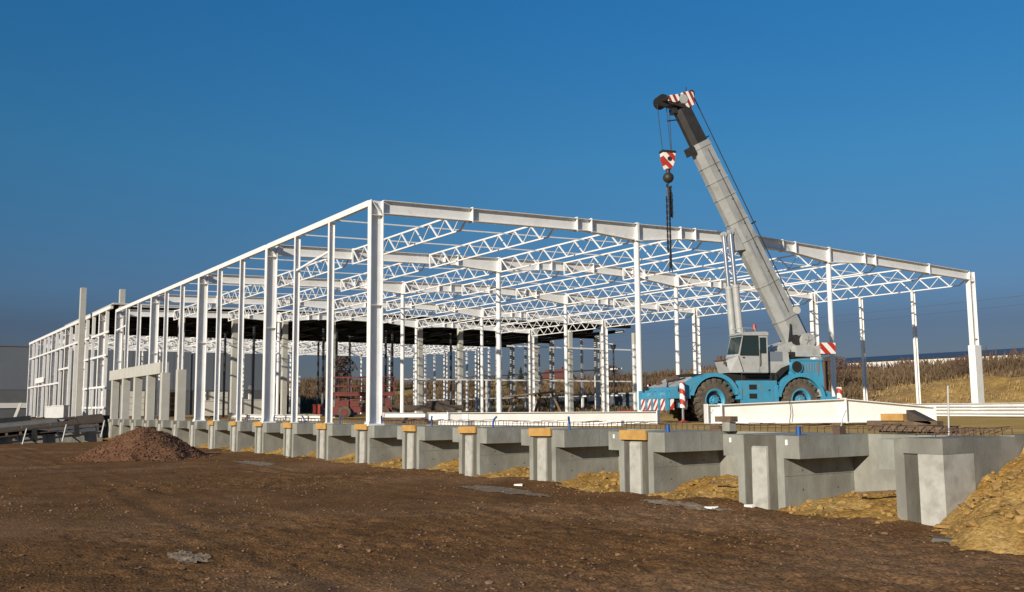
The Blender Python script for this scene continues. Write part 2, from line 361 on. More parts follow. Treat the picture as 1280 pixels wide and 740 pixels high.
for i in range(6, -14, -1):
    X = 4*i-.3
    if i == 6:
        q = MB().box(-.78, -.55, .02, .3, ZB, ZT).box(-.78, .25, .3, 2.2, ZB, ZT).build('pier', 'concrete_wall', dock, (X, 0, 0))
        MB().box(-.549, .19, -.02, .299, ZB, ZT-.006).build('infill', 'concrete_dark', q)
        MB().hexa([(-.24, -.07, ZB), (.252, -.07, ZB), (.252, .85, ZB), (-.24, .85, ZB)], [(-.24, -.07, -.29), (.252, -.07, -.29), (.252, .85, -.29), (-.24, .85, -.29)]).build('pilaster', 'concrete_light', q)
        MB().box(-.548, .256, -.074, .86, -.286, -.012).build('cap', 'concrete_wall', q)
        MB().box(-1.35, -.785, .34, .60, -.62, -.06).build('corbel', 'concrete', q)
    else:
        q = inst('pier', pier_me, dock, (X, 0, 0))
        inst('cap', cap_me, q); inst('infill', inf_me, q); inst('pilaster', pil_me, q)
        if i >= 0:
            for (ty, tz) in ((.55, -.75), (1.65, -.75), (.55, -1.15), (1.65, -1.15)): inst('tie_hole', tie_me, q, (.64, ty, tz))
            inst('form_joint', joint_me, q)
        if i in (4, 5):
            MB().box(-.86, -.80, -.012, 0, -.20, -.10).build('paper_tag', 'white_paint', q)
            if i == 5: MB().box(.70, .76, -.012, 0, -.22, -.11).build('paper_tag', 'white_paint', q)
    if i < 6:
        MB().box(X+.64 if i < 5 else X+.64, X+3.36 if i < 5 else 23.7-.78, 2.2, 2.5, ZB, ZT-.003).build('bay_wall', 'concrete', dock)
        MB().box(X-.64, X+.64, 2.2, 2.5, ZB, ZT-.003).build('bay_wall', 'concrete', dock)
MB().box(23.66, 23.95, 2.2, 44, ZB, .0).build('side_wall', 'concrete_wall', dock)
MB().box(22.92, 23.66, 2.2, 2.5, ZB, ZT-.002).build('bay_wall', 'concrete', dock)
boards = {4: 'timber board on the pier beside the crane front wheel, first board from the open corner',
          3: 'second timber board along the dock from the open corner', 2: 'third timber board along the dock from the open corner',
          1: 'fourth timber board along the dock, one pier outside the steel corner column', 0: 'timber board on the pier at the foot of the steel corner column',
          -1: 'timber board on the first pier inside the steel corner column', -2: 'weathered timber board on the second pier inside the corner column',
          -3: 'timber board on the pier under the second main steel column', -4: 'timber board one pier beyond the second main steel column', -5: 'farthest timber board on the dock piers'}
for i, lab in boards.items():
    o = inst('timber_board', board_me, None, (4*i-.3, 0, 0)); tag(o, lab, 'timber board', 'timber boards fixed to the pier heads')
    o.rotation_euler = (0, R(random.uniform(-1.2, 1.2)), 0); o.scale = (random.uniform(.92, 1.06), 1, random.uniform(.9, 1.1))
# starter bars cast along the dock edge
for i in range(5, -13, -1):
    mb = MB(); X = 4*i-.3
    far = i < -2
    for k in range(19 if not far else 9):
        x = X+.05+k*(.21 if not far else .44)+random.uniform(-.03, .03); h = random.uniform(.10, .17); y0 = 2.30+random.uniform(-.03, .03); rr = .0075 if not far else .011
        mb.bar((x, y0, -.05), (x+random.uniform(-.02, .02), y0, h), rr*2, rr*2); mb.bar((x, y0, h), (x+random.uniform(-.03, .03), y0+.5, h+random.uniform(-.02, .02)), rr*2, rr*2)
    for yy, zz in ((2.33, .07),): mb.bar((X, yy, zz), (X+4, yy, zz), .014, .014)
    tag(mb.build('starter_bars', 'rust', dock), kind='stuff')
mb = MB()
for k in range(12):
    x = 22.5+random.uniform(0, .9); y = 1.0+k*.16; mb.bar((x, y, .0), (x+.4, y+random.uniform(-.1, .1), .13), .014, .014); mb.bar((x+.4, y, .13), (x+.42, y, -.05), .014, .014)
tag(mb.build('starter_bars', 'rust', dock), kind='stuff')
# clay left in the bays
for i in range(5, -13, -1):
    X = 4*i-.3
    def bay_h(A, B, X=X, i=i):
        return YZ-.02+.42*sstep(-.7, 2.0, B)*(.85+.5*fbm(A*.5+i, B*.5, 2))+.17*fbm(A*1.8, B*1.8+i, 4)*sstep(-.9, .2, B)+.05*fbm(A*6, B*6, 2)*sstep(-.9, 0, B)
    st = .09 if i > 0 else .2
    heightfield('clay_fill', spaced([(X+.5, X+3.5, st)]), spaced([(-.9, 2.25, st)]), bay_h, 'clay')
    if i > -5:
        n = 150 if i > 1 else 60
        bx, by = rng.uniform(X+.7, X+3.3, n), rng.uniform(-.55, 2.1, n)
        stones('clay_crumbs', np.stack([bx, by, sample(bay_h, bx, by)+.01], -1), .018+.07*rng.rand(n)**3, 'clay_lump', flat=.7, rs=30+i)
for i, lab in ((5, 'thin stick lying on the clay in the dock bay nearest the open corner'), (4, 'thin stick lying on the clay one bay in from the open corner')):
    X = 4*i-.3; o = MB().bar((X+1.9, .6, -1.13), (X+3.0, 1.4, -1.03), .05, .03).build('stick', 'timber_old'); tag(o, lab, 'stick', 'sticks in the dock bays')
# scraps before the piers
for x, y, a, s, lab in ((19.0, -.75, 20, .16, 'white scrap lying by the gravel at the fifth pier'), (19.6, -.25, -8, .13, 'flat white scrap against the foot of the pier'), (12.0, -1.0, 35, .12, 'small white scrap before the third dock pier')):
    o = MB().hexa([(-s, -.05, 0), (s, -.04, 0), (s*.9, .05, 0), (-s, .06, 0)], [(-s*.9, -.05, .05), (s, -.04, .03), (s*.8, .05, .05), (-s, .05, .03)]).build('paper_scrap', 'white_paint'); o.location = (x, y, float(yard_h(np.array(x), np.array(y)))+.005); o.rotation_euler = (R(8), 0, R(a)); tag(o, lab, 'scrap')
o = MB().hexa([(-.2, -.12, 0), (.2, -.1, 0), (.17, .1, 0), (-.2, .1, 0)], [(-.17, -.1, .07), (.18, -.08, .06), (.15, .08, .06), (-.18, .09, .08)]).build('concrete_chunk', 'concrete_dark'); o.location = (24.9, -1.6, float(yard_h(np.array(24.9), np.array(-1.6)))); o.rotation_euler = (0, 0, .5); tag(o, 'flat broken concrete chunk on the ground at the corner pier', 'rubble')
# blue plastic sleeves by the piers
sle = MB().tube([(0, 0, -.06), (0, 0, .13), (.04, -.03, .24), (.12, -.06, .32)], .03, 10).mesh('plastic_sleeve', 'blue_plastic')
sle2 = MB().cyl((0, 0, -.06), (0, 0, .15), .055, n=14).mesh('plastic_sleeve', 'blue_plastic')
where = {5: 'on the pier next to the open corner', 4: 'on the pier with the first timber board', 3: 'on the pier with the second timber board', 2: 'bent over, on the pier with the third timber board', 1: 'on the pier just outside the steel corner column', 0: 'against the foot of the steel corner column', -1: 'against the first steel post', -2: 'against the second steel post', -3: 'at the foot of the second main column', -4: 'against the post beyond the second main column'}
for i, wtxt in where.items():
    o = inst('plastic_sleeve', sle2 if i in (5, 4) else sle, None, (4*i-.3+.62, .5, 0), random.uniform(-1, 1)); tag(o, 'short blue plastic sleeve standing '+wtxt, 'plastic pipe', 'blue sleeves along the dock')
# ================================================================== precast posts and lintel on the dock
pm = MB().box(-.28, .28, 0, .5, 0, 3.1).mesh('post', 'precast')
for j, (i, h) in enumerate([(-7, 1.02), (-8, 1.0), (-9, .985), (-10, .985), (-11, .985), (-12, .985)]):
    o = inst('concrete_post', pm, None, (4*i+.12, .55-.62, ZT+.003)); o.scale = (1, 1, h)
    lab = ['square concrete post standing free on the dock, beside the lintel', 'square concrete post under the lintel end next to the free post', 'second concrete post under the lintel counted from the free post', 'middle concrete post under the lintel, third from the free post', 'fourth concrete post under the lintel counted from the free post', 'last concrete post under the lintel, next to the formwork'][j]
    tag(o, lab, 'concrete post', 'concrete posts on the dock')
tag(MB().box(-48.9, -32.2, -.10, .46, 3.035, 3.80).build('concrete_lintel', 'precast'), 'long concrete lintel beam lying across the row of posts', 'lintel')
# ================================================================== near steel frame
FR = empty('hall_frame'); tag(FR, 'white unfinished steel hall frame with trusses behind the crane', 'steel frame')
B = 13.52; HE = 8.69; W3 = 3*B
def roof(y): return HE+.026*(W3/2-abs(y-W3/2))
mc = MB()          # main column: flanges facing +-y
def column_mesh(hh, d=.54, wd=.30, name='column', m='steel_white'):
    mb = MB(); tf = .03
    mb.box(0, wd, 0, tf, 0, hh).box(0, wd, d-tf, d, 0, hh).box(wd/2-.01, wd/2+.01, tf, d-tf, 0, hh)
    mb.box(.01, wd-.01, tf, d-tf, hh-.60, hh-.575).box(.01, wd-.01, tf, d-tf, 4.55, 4.57)
    mb.bar((wd*.75, tf+.02, hh-.04), (wd*.75, d-tf-.02, hh-.55), .12, .03)
    mb.box(-.06, wd+.06, -.06, d+.06, -.05, .035)
    for a in (-.02, wd+.02):
        for b in (-.02, d+.02): mb.cyl((a, b, .0), (a, b, .11), .018, n=6)
    return mb.mesh(name, m)
cme = column_mesh(HE-.02)
post_me = MB().box(0, .16, 0, .018, 0, HE-.26).box(0, .16, .232, .25, 0, HE-.26).box(.072, .088, .018, .232, 0, HE-.26).box(-.03, .19, -.03, .28, -.03, .025).mesh('post', 'steel_white')
tube_me = {}
def tubecol(h): 
    k = round(h, 2)
    if k not in tube_me: tube_me[k] = MB().cyl((0, 0, 0), (0, 0, k), .135, n=20).box(-.2, .2, -.2, .2, k, k+.03).box(-.22, .22, -.22, .22, -.06, .03).mesh('column', 'steel_white')
    return tube_me[k]
DG = MB().bar((0, 0, 0), (.62, 0, .56), .055, .05).mesh('diagonal', 'steel_white'); DG2 = MB().bar((0, 0, .56), (.62, 0, 0), .055, .05).mesh('diagonal', 'steel_white')
frames = [0, -12, -24, -36, -48]
D0, DH = .54, .80
for fi, X in enumerate(frames):
    XC = X+.15
    inst('column', cme, FR, (X, 0, 0))
    c3 = inst('column', cme, FR, (X, W3-.54, 0))
    if fi < 2:
        MB().box(-.07, .37, -.06, .60, 0, 4.15).build('column_casing', 'steel_white', c3, (0, 0, .0))
    for k in (1, 2):
        inst('column', tubecol(roof(k*B)-DH-.03), FR, (XC, k*B, 0))
    # rafter: I sections, haunched over the inner columns
    stations = [(.55, D0), (B*.40, D0), (B*.78, D0), (B, DH), (B*1.22, D0), (B*1.5, D0), (B*1.78, D0), (2*B, DH), (2*B*1.11, D0), (B*2.6, D0), (W3-.55, D0)]
    mb = MB()
    for (ya, da), (yb, db) in zip(stations, stations[1:]):
        mb.ibeam((XC, ya, roof(ya)), (XC, yb, roof(yb)), da, .30, depth2=db)
    rf = mb.build('rafter', 'steel_white', FR)
    stf = MB().box(-.16, .16, -.02, .02, -D0-.05, .05).mesh('stiffener', 'steel_white') if fi == 0 else stf
    sth = MB().box(-.16, .16, -.06, .06, -DH-.03, .05).mesh('stiffener', 'steel_white') if fi == 0 else sth
    for ya in (B*.34, B*.74, B*.80, B*1.20, B*1.27, B*1.5, B*1.73, B*1.80, B*2.22, B*2.29, B*2.66):
        inst('stiffener', stf, rf, (XC, ya, roof(ya)))
    for ya in (B, 2*B): inst('stiffener', sth, rf, (XC, ya, roof(ya)))
# facade posts and eave beam
for n in range(1, 12):
    if n % 3: inst('post', post_me, FR, (-4*n, 0, .02))
for n in range(4):
    mb = MB(); x0 = -12*n; x1 = -12*(n+1)
    mb.box(x1+.302, x0-.002, .0, .02, HE-.24, HE+.0).box(x1+.302, x0-.002, .02, .20, HE-.02, HE).box(x1+.302, x0-.002, .02, .16, HE-.24, HE-.22)
    mb.build('eave_beam', 'steel_white', FR)
for n in (1, 2): inst('post', post_me, FR, (-4*n, W3-.3, .02)).scale = (1, 1, (roof(W3)-.75)/(HE-.24))
# roof trusses between the rafters
ndiag = 0
TD = .73
for bi in range(4):
    x0, x1 = -12*bi, -12*(bi+1)
    for k in range(1, 10):
        Y = B/3*k-(0 if k < 9 else .32); zt = roof(Y)-.03
        if k % 3 == 0 and k < 9: Y += .05
        xa, xb = x1+.32, x0-.02
        mb = MB()
        mb.box(xa, xb, Y-.04, Y+.04, zt-.075, zt); mb.box(xa+.02, xb-.55, Y-.038, Y+.038, zt-TD-.065, zt-TD)
        mb.bar((xb-.57, Y, zt-TD-.045), (xb-.12, Y, zt-.42), .07, .06); mb.box(xa, xa+.07, Y-.038, Y+.038, zt-TD-.06, zt-.075)
        t = mb.build('truss', 'steel_white', FR)
        L_ = (xb-.5)-(xa+.12); npan = 9 if False else 8; pl = L_/npan
        seg = []
        for j in range(npan):
            a = xa+.12+j*pl; seg.append(((a, zt-.075), (a+pl/2, zt-TD))); seg.append(((a+pl/2, zt-TD), (a+pl, zt-.075)))
        if ndiag+len(seg) <= 300:
            for (ax, az), (bx_, bz_) in seg:
                dn = az > bz_
                if (dn, k) not in bay_names: bay_names[(dn, k)] = MB().bar((0, 0, 0), (bx_-ax, 0, bz_-az), .035 if not dn else .06, .05 if dn else .035, upv=(0, 1, 0)).mesh('diagonal', 'steel_white')
                inst('diagonal', bay_names[(dn, k)], t, (ax, Y, az)); ndiag += 1
        else:
            mb = MB()
            for (ax, az), (bx_, bz_) in seg: mb.bar((ax, Y, az), (bx_, Y, bz_), .05, .045, upv=(0, 1, 0))
            tag(mb.build('lattice', 'steel_white', t), kind='stuff')
    # thin tie rods from the eave to the trusses
    for n in (1, 2):
        X = x0-4*n+.08
        mb = MB(); ypts = [0.1]+[B/3*k for k in range(1, 10)]
        for a, b in zip(ypts, ypts[1:]): mb.bar((X, a, roof(a)-.12), (X, b-.06 if b > 39 else b, roof(b)-.12), .055, .055)
        mb.build('tie_rod', 'steel_white', FR)
# sloping rail by the second bay of the facade
MB().bar((-8, .1, 6.9), (-4, .1, 7.25), .06, .09).build('rail', 'steel_white', FR)
MB().bar((-47.9, .1, 7.0), (-44, .1, 7.15), .06, .12).build('rail', 'steel_white', FR)
# ================================================================== row of concrete columns between the two halls
ccol = MB().box(-.22, .22, -.22, .22, 0, 8.9).mesh('concrete_column', 'precast')
for j in range(13):
    Y = 1.0+4.52*j
    if j == 0: continue
    o = inst('concrete_column', ccol, None, (-49.2, Y, -.05)); tag(o, 'square concrete column in the row under the dark roof edge', 'concrete column', 'concrete columns under the roof edge')
tag(MB().box(-49.45, -48.95, .5, .9, -.05, 10.5).build('concrete_column', 'precast'), 'tall concrete column rising above the dark roof where the two frames meet', 'concrete column')
tag(MB().box(-58.45, -57.85, -1.05, -.6, -.4, 11.5).build('concrete_column', 'precast'), 'tall free standing concrete column in front of the far white frame', 'concrete column')
# ================================================================== far hall: partly roofed
FF = empty('hall_frame'); tag(FF, 'far white steel hall frame partly covered by a dark roof deck', 'steel frame')
HF = 9.22; WF = 54.6
fx = [-55, -64, -73, -82, -91, -100.6]
fcol = column_mesh(HF-.25, d=.5, wd=.34, name='column')
thin = MB().cyl((0, 0, 0), (0, 0, HF-.65), .13, n=14).mesh('column', 'steel_white'); thin_shaded = MB().cyl((0, 0, 0), (0, 0, HF-.65), .12, n=14).mesh('column', 'container_and_shade')  # second copy is darkened: roof shade put into the column colour
fpost = MB().box(0, .2, 0, .25, 0, HF-.25).mesh('post', 'steel_white')
for j, X in enumerate(fx):
    inst('column', fcol, FF, (X, 0, 0))
    for Y in (13.6, 27.2, 40.8): inst('column', thin_shaded if j < 3 else thin, FF, (X+.2, Y, -.1))
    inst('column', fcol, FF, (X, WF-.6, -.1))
    MB().ibeam((X+.2, .6, HF), (X+.2, WF-.6, HF), .7, .3).build('rafter', 'deck' if j < 3 else 'steel_white', FF)  # white rafters under the deck coloured near-black: roof shade put into colour
    if j: 
        for q in (1/3, 2/3): inst('post', fpost, FF, (X+9*q, 0, 0)); inst('post', fpost, FF, (X+9*q, WF-.3, 0))
inst('post', fpost, FF, (-52, 0, 0))
MB().box(-101, -50, -.02, .2, HF-.26, HF+.02).build('eave_beam', 'steel_white', FF)
MB().box(-101, -50, WF-.2, WF, HF-.26, HF+.02).build('eave_beam', 'steel_white', FF)
for z, a, b in ((7.1, -100, -50.3), (3.55, -100, -76), (5.2, -62, -51), (2.6, -62, -51), (.9, -62, -51), (4.9, -76, -70)):
    MB().box(a, b, -.05, -.0, z-.09, z+.09).build('girt', 'steel_white', FF)
for z in (4.9, 1.9): MB().box(-100, -50.3, WF-.4, WF-.33, z-.08, z+.08).build('girt', 'steel_white', FF)
MB().box(-93, -86, -.12, -.06, 3.9, 4.5).build('girt_panel', 'steel_white', FF)
for x in (-53.5, -56.5, -58.5, -60.5): inst('post', MB().box(0, .14, -.05, .09, 0, 2.5).mesh('post', 'steel_white'), FF, (x, 0, 0))
mb = MB()
for X in (-73, -82, -91):                       # open trusses beyond the deck
    for k in range(1, 22):
        Y = 2.48*k; z0 = HF-.1+(.35 if k % 2 else 0)
        mb = MB().box(X-8.8, X-.2, Y-.06, Y+.06, z0-.12, z0).box(X-8.8, X-.2, Y-.06, Y+.06, z0-.8, z0-.68)
        t = mb.build('truss', 'steel_white', FF); m2 = MB()
        for j in range(7):
            a = X-8.7+j*1.2; m2.bar((a, Y, z0-.1), (a+.6, Y, z0-.7), .08, .08); m2.bar((a+.6, Y, z0-.7), (a+1.2, Y, z0-.1), .08, .08)
        tag(m2.build('lattice', 'steel_white', t), kind='stuff')
# trapezoidal roof deck over the first bays, seen from below
mb = MB()
zd = HF+.08
nrib = 91
for j in range(nrib):
    y0 = .25+j*.6; zd = HF+.08+.5*y0/54; mb.box(-73, -49.0, y0, y0+.33, zd, zd+.04); mb.box(-73, -49.0, y0+.33, y0+.6, zd-.10, zd-.06)
    mb.box(-73, -49.0, y0+.315, y0+.345, zd-.062, zd+.0)
dk = mb.build('roof_deck', 'deck', FF)
MB().box(-73.1, -49.0, -.04, .22, HF+.022, HF+.10).build('fascia', 'deck_edge', FF)
MB().hexa([(-49.0, -.02, HF-.02), (-48.85, -.02, HF-.02), (-48.85, WF+.3, HF+.50), (-49.0, WF+.3, HF+.50)], [(-49.0, -.02, HF+.12), (-48.85, -.02, HF+.12), (-48.85, WF+.3, HF+.64), (-49.0, WF+.3, HF+.64)]).build('fascia', 'deck_edge', FF)
MB().hexa([(-49.5, 1.3, 8.85), (-49.01, 1.3, 8.85), (-49.01, WF, 9.36), (-49.5, WF, 9.36)], [(-49.5, 1.3, 9.15), (-49.01, 1.3, 9.15), (-49.01, WF, 9.62), (-49.5, WF, 9.62)]).build('edge_beam', 'deck', FF)
for k in range(1, 18): MB().box(-73, -49.52, 3.1*k-.08, 3.1*k+.08, 8.75, 9.1).build('purlin', 'deck', FF)
# rails on the end wall of the roofed part
for z, a, b in ((6.9, 38, 54.4), (3.4, 26, 54.4)): MB().box(-48.93, -48.87, a, b, z-.07, z+.07).build('rail', 'steel_white', FF)
for y in (32.5, 35.5): MB().box(-48.93, -48.83, y-.08, y+.08, -.1, 3.33).build('rail_post', 'steel_white', FF)
# ================================================================== rough terrain crane (local x to the rear, y away from the yard, z up)
CR = empty('mobile_crane', (3.404, 14.056, -.085), R(74)); tag(CR, 'blue and grey four-wheeled mobile crane with raised telescopic boom', 'crane')
WB = 4.16
# ---- wheels
def wheel_meshes():
    t = MB(); n = 44; r, wd = .90, .62
    prof = [(-.5, .50), (-.5, .62), (-.50, .76), (-.42, .86), (-.2, .885), (.2, .885), (.42, .86), (.5, .76), (.5, .62), (.5, .50)]
    rings = []
    for k in range(n):
        a = 2*math.pi*k/n; rings.append([(rr*math.cos(a), yy*wd, rr*math.sin(a)) for yy, rr in prof])
    V = [p for r_ in rings for p in r_]; m_ = len(prof)
    t.add(V, [(k*m_+j, k*m_+j+1, ((k+1) % n)*m_+j+1, ((k+1) % n)*m_+j) for k in range(n) for j in range(m_-1)], True)
    for side in (-1, 1):                         # tractor lugs
        for k in range(20):
            a = 2*math.pi*(k+(.5 if side > 0 else 0))/20
            def P(ang, rr, yy): return (rr*math.cos(ang), yy*wd*side, rr*math.sin(ang))
            w1 = .075
            t.hexa([P(a-w1, .84, .53), P(a+w1, .84, .53), P(a+w1+.14, .84, .02), P(a-w1+.14, .84, .02)], [P(a-w1*.8, .925, .49), P(a+w1*.8, .925, .49), P(a+w1*.8+.14, .935, .02), P(a-w1*.8+.14, .935, .02)])
            t.hexa([P(a-w1, .72, .49), P(a+w1, .72, .49), P(a+w1, .9, .49), P(a-w1, .9, .49)], [P(a-w1, .75, .53), P(a+w1, .75, .53), P(a+w1*.8, .91, .515), P(a-w1*.8, .91, .515)])
    rim = MB(); 
    prof = [(-.46, .505), (-.50, .50), (-.47, .42), (-.30, .40), (-.22, .37)]
    rr_ = []
    for k in range(32):
        a = 2*math.pi*k/32; rr_ += [(q*math.cos(a), yy*wd, q*math.sin(a)) for yy, q in prof]
    m_ = len(prof); rim.add(rr_, [(k*m_+j, k*m_+j+1, ((k+1) % 32)*m_+j+1, ((k+1) % 32)*m_+j) for k in range(32) for j in range(m_-1)], True)
    hub = MB().cyl((0, -.10, 0), (0, -.24, 0), .22, n=24).cyl((0, -.26, 0), (0, -.33, 0), .14, .11, n=20)
    for k in range(10): a = 2*math.pi*k/10; hub.cyl((.18*math.cos(a), -.26, .21*math.sin(a)), (.21*math.cos(a), -.285, .21*math.sin(a)), .022, n=6)
    dish = MB().cyl((0, -.09, 0), (0, -.139, 0), .39, n=28)
    return t.mesh('wheel', 'tyre'), rim.mesh('rim', 'crane_blue'), hub.mesh('hub', 'crane_blue'), dish.mesh('wheel_disc', 'black_metal')
tm, rm, hm, dm = wheel_meshes()
for (x, y, s, st) in ((0, -1.08, 1, 4), (0, 1.08, -1, 4), (WB, -1.08, 1, 0), (WB, 1.08, -1, 0)):
    o = inst('wheel', tm, CR, (x, y, .90), R(st) if s > 0 else R(180+st))
    inst('rim', rm, o); inst('hub', hm, o); inst('wheel_disc', dm, o)
MB().cyl((0, -.8, .9), (0, .8, .9), .16, n=12).cyl((0, -.25, .9), (0, .25, .9), .32, n=14).build('axle', 'black_metal', CR)
MB().cyl((WB, -.8, .9), (WB, .8, .9), .16, n=12).cyl((WB, -.25, .9), (WB, .25, .9), .32, n=14).build('axle', 'black_metal', CR)
# ---- carrier
def arch(cx, cz, r0, r1, a0, a1, n=18):
    out = [(cx+r1*math.cos(R(a0+(a1-a0)*k/n)), cz+r1*.98*math.sin(R(a0+(a1-a0)*k/n))) for k in range(n+1)]
    inn = [(cx+r0*math.cos(R(a0+(a1-a0)*k/n)), cz+r0*.98*math.sin(R(a0+(a1-a0)*k/n))) for k in range(n, -1, -1)]
    return out, inn
def fender(cx, y0, y1, a0, a1, cz=.90):
    mb = MB(); out, inn = arch(cx, cz, 1.02, 1.19, a0, a1); n = len(out)
    for k in range(n-1):
        o0, o1 = out[k], out[k+1]; i1, i0 = inn[n-2-k], inn[n-1-k]
        mb.prism([o0, o1, i1, i0], y0, y1)
    return mb
for y0, y1 in ((-1.43, -.74), (.74, 1.43)):
    fender(0, y0, y1, 14, 168).build('front_fender', 'crane_blue', CR)
    fender(WB, y0, y1, -2, 172).build('rear_fender', 'crane_blue', CR)
    s = -1 if y0 < 0 else 1
    MB().box(1.19, WB-1.19, min(s*1.40, s*.9), max(s*1.40, s*.9), .74, 1.74).box(1.10, 1.26, min(s*1.43, s*.8), max(s*1.43, s*.8), .95, 1.42).box(2.90, 3.02, min(s*1.425, s*.8), max(s*1.425, s*.8), .8, 1.55).build('side_body', 'crane_blue', CR)
    for z in (.98, 1.36):
        MB().box(1.62, 1.98, min(s*1.412, s*1.38), max(s*1.412, s*1.38), z, z+.21).build('step_opening', 'matt_black', CR)  # flat black plate; shade of the step recess put into colour
    MB().box(2.2, 2.215, min(s*1.408, s*1.38), max(s*1.408, s*1.38), .78, 1.70).box(2.75, 2.765, min(s*1.408, s*1.38), max(s*1.408, s*1.38), .78, 1.70).build('panel_seam', 'crane_panel', CR)
    MB().box(2.55, 2.62, min(s*1.42, s*1.38), max(s*1.42, s*1.38), 1.30, 1.36).build('latch', 'black_metal', CR)
MB().box(-1.5, WB+1.35, -.72, .72, .72, 1.55).build('chassis', 'black_metal', CR)
MB().box(-.95, WB+.9, -1.05, 1.05, 1.60, 2.03).build('deck_frame', 'matt_black', CR)
# nose: sloping front deck
nose = [(-2.55, .98), (-.98, .98), (-.98, 1.55), (-.55, 1.99), (-.15, 2.085), (.1, 2.08), (-.35, 2.06), (-.9, 1.86), (-2.0, 1.52), (-2.55, 1.36)]
MB().prism([(-2.1, 1.0), (-1.14, 1.0), (-1.16, 1.30), (-.95, 1.62), (-.55, 1.97), (-.95, 1.86), (-1.4, 1.62), (-1.85, 1.46), (-2.1, 1.26)], -1.41, 1.41).build('nose', 'crane_blue', CR)
MB().prism([(-1.80, 1.485), (-1.4, 1.625), (-.95, 1.865), (-.97, 1.90), (-1.42, 1.66), (-1.82, 1.52)], -1.2, 1.2).build('front_deck_plate', 'crane_grey', CR)
MB().box(-1.72, -1.5, -1.425, -1.40, 1.28, 1.46).build('lamp_opening', 'matt_black', CR)  # black plate for the lamp recess, its shade put into colour
MB().box(-2.2, -2.09, -1.38, 1.38, 1.0, 1.10).build('bumper', 'crane_blue', CR)
for y in (-1.30, -.62, .05, .62, 1.28): MB().box(-2.24, -2.08, y-.05, y+.05, .52, 1.36).build('bumper_bracket', 'crane_blue', CR)
for y0, y1 in ((-1.24, -.70), (-.56, -.02), (.12, .56), (.70, 1.22)):
    MB().box(-2.18, -2.15, y0, y1, .52, .99).build('hazard_board', 'hazard', CR)
for y0, y1 in ((-1.435, -1.405),):
    MB().box(-2.08, -1.92, y0, y1, .55, .98).build('hazard_board', 'hazard_small', CR); MB().box(-1.52, -1.30, y0, y1, .55, 1.0).build('hazard_board', 'hazard_small', CR)
MB().box(-2.07, -1.2, -1.3, 1.3, .60, .98).build('outrigger_box', 'matt_black', CR)
MB().box(-1.35, -1.1, -.3, .4, 1.68, 1.95).box(-1.6, -1.45, .6, .9, 1.52, 1.75).cyl((-1.0, .2, 1.8), (-1.0, .2, 2.0), .14).build('deck_gear', 'rust', CR)
MB().box(-2.1, -1.95, .9, 1.2, 1.3, 1.55).cyl((-1.9, 1.25, 1.4), (-1.9, 1.25, 2.0), .05, n=8).build('mirror_arm', 'black_metal', CR)
# outriggers with hazard posts
for (x, y, h) in ((-1.62, -1.62, 1.66), (-1.62, 1.62, 1.66), (WB+1.75, -1.62, 1.45), (WB+1.75, 1.62, 1.45)):
    o = MB().cyl((0, 0, .62), (0, 0, h), .115, n=16).build('outrigger_leg', 'hazard_post', CR, (x, y, 0))
    MB().cyl((0, 0, .12), (0, 0, .62), .05, n=14).build('rod', 'chrome', o); MB().cyl((0, 0, .0), (0, 0, .08), .24, .22, n=20).cyl((0, 0, .08), (0, 0, .15), .10, .06, n=14).build('foot_pad', 'red_paint', o)
    MB().box(-.09, .09, -.25 if y > 0 else .09, -.09 if y > 0 else .25, .64, .82).build('beam_end', 'crane_blue', o)
# rear end
MB().prism([(WB+.2, 1.9), (WB+1.18, 1.0), (WB+1.42, 1.0), (WB+1.42, 1.3), (WB+1.25, 2.0), (WB+1.2, 2.62), (WB-.2, 2.62), (WB-.36, 2.3), (WB-.36, 1.95)], -1.22, 1.1).build('engine_hood', 'crane_blue', CR)
MB().box(WB-.25, WB+1.28, -1.25, 1.12, 2.60, 2.665).build('hood_lid', 'crane_blue', CR)
for k in range(7): MB().box(WB+.25+k*.13, WB+.30+k*.13, -1.235, -1.215, 2.12, 2.52).build('louvre', 'crane_panel', CR)
MB().cyl((WB-.12, -1.10, 2.33), (WB-.12, -1.33, 2.33), .29, n=28).build('air_intake', 'crane_blue', CR)
MB().cyl((WB-.12, -1.331, 2.33), (WB-.12, -1.337, 2.33), .25, n=28).build('intake_mouth', 'matt_black', CR)  # black disc; shade inside the intake put into colour
MB().cyl((WB+1.33, -1.15, 1.3), (WB+1.33, -1.15, 2.62), .10, n=14).cyl((WB+1.58, -1.0, 1.3), (WB+1.58, -1.0, 2.62), .055, n=10).box(WB+1.2, WB+1.68, -1.25, -.8, 2.60, 2.64).build('exhaust_stack', 'rust', CR)
MB().box(WB+1.42, WB+1.6, -1.2, 1.2, .75, 1.25).box(WB+1.2, WB+1.78, -1.45, -.9, .72, 1.05).build('rear_bumper', 'crane_blue', CR)
MB().prism([(2.7, 1.76), (3.1, 1.76), (3.75, 2.30), (3.75, 2.42), (3.4, 2.30)], -1.2, 1.0).build('deck_ramp', 'matt_black', CR)
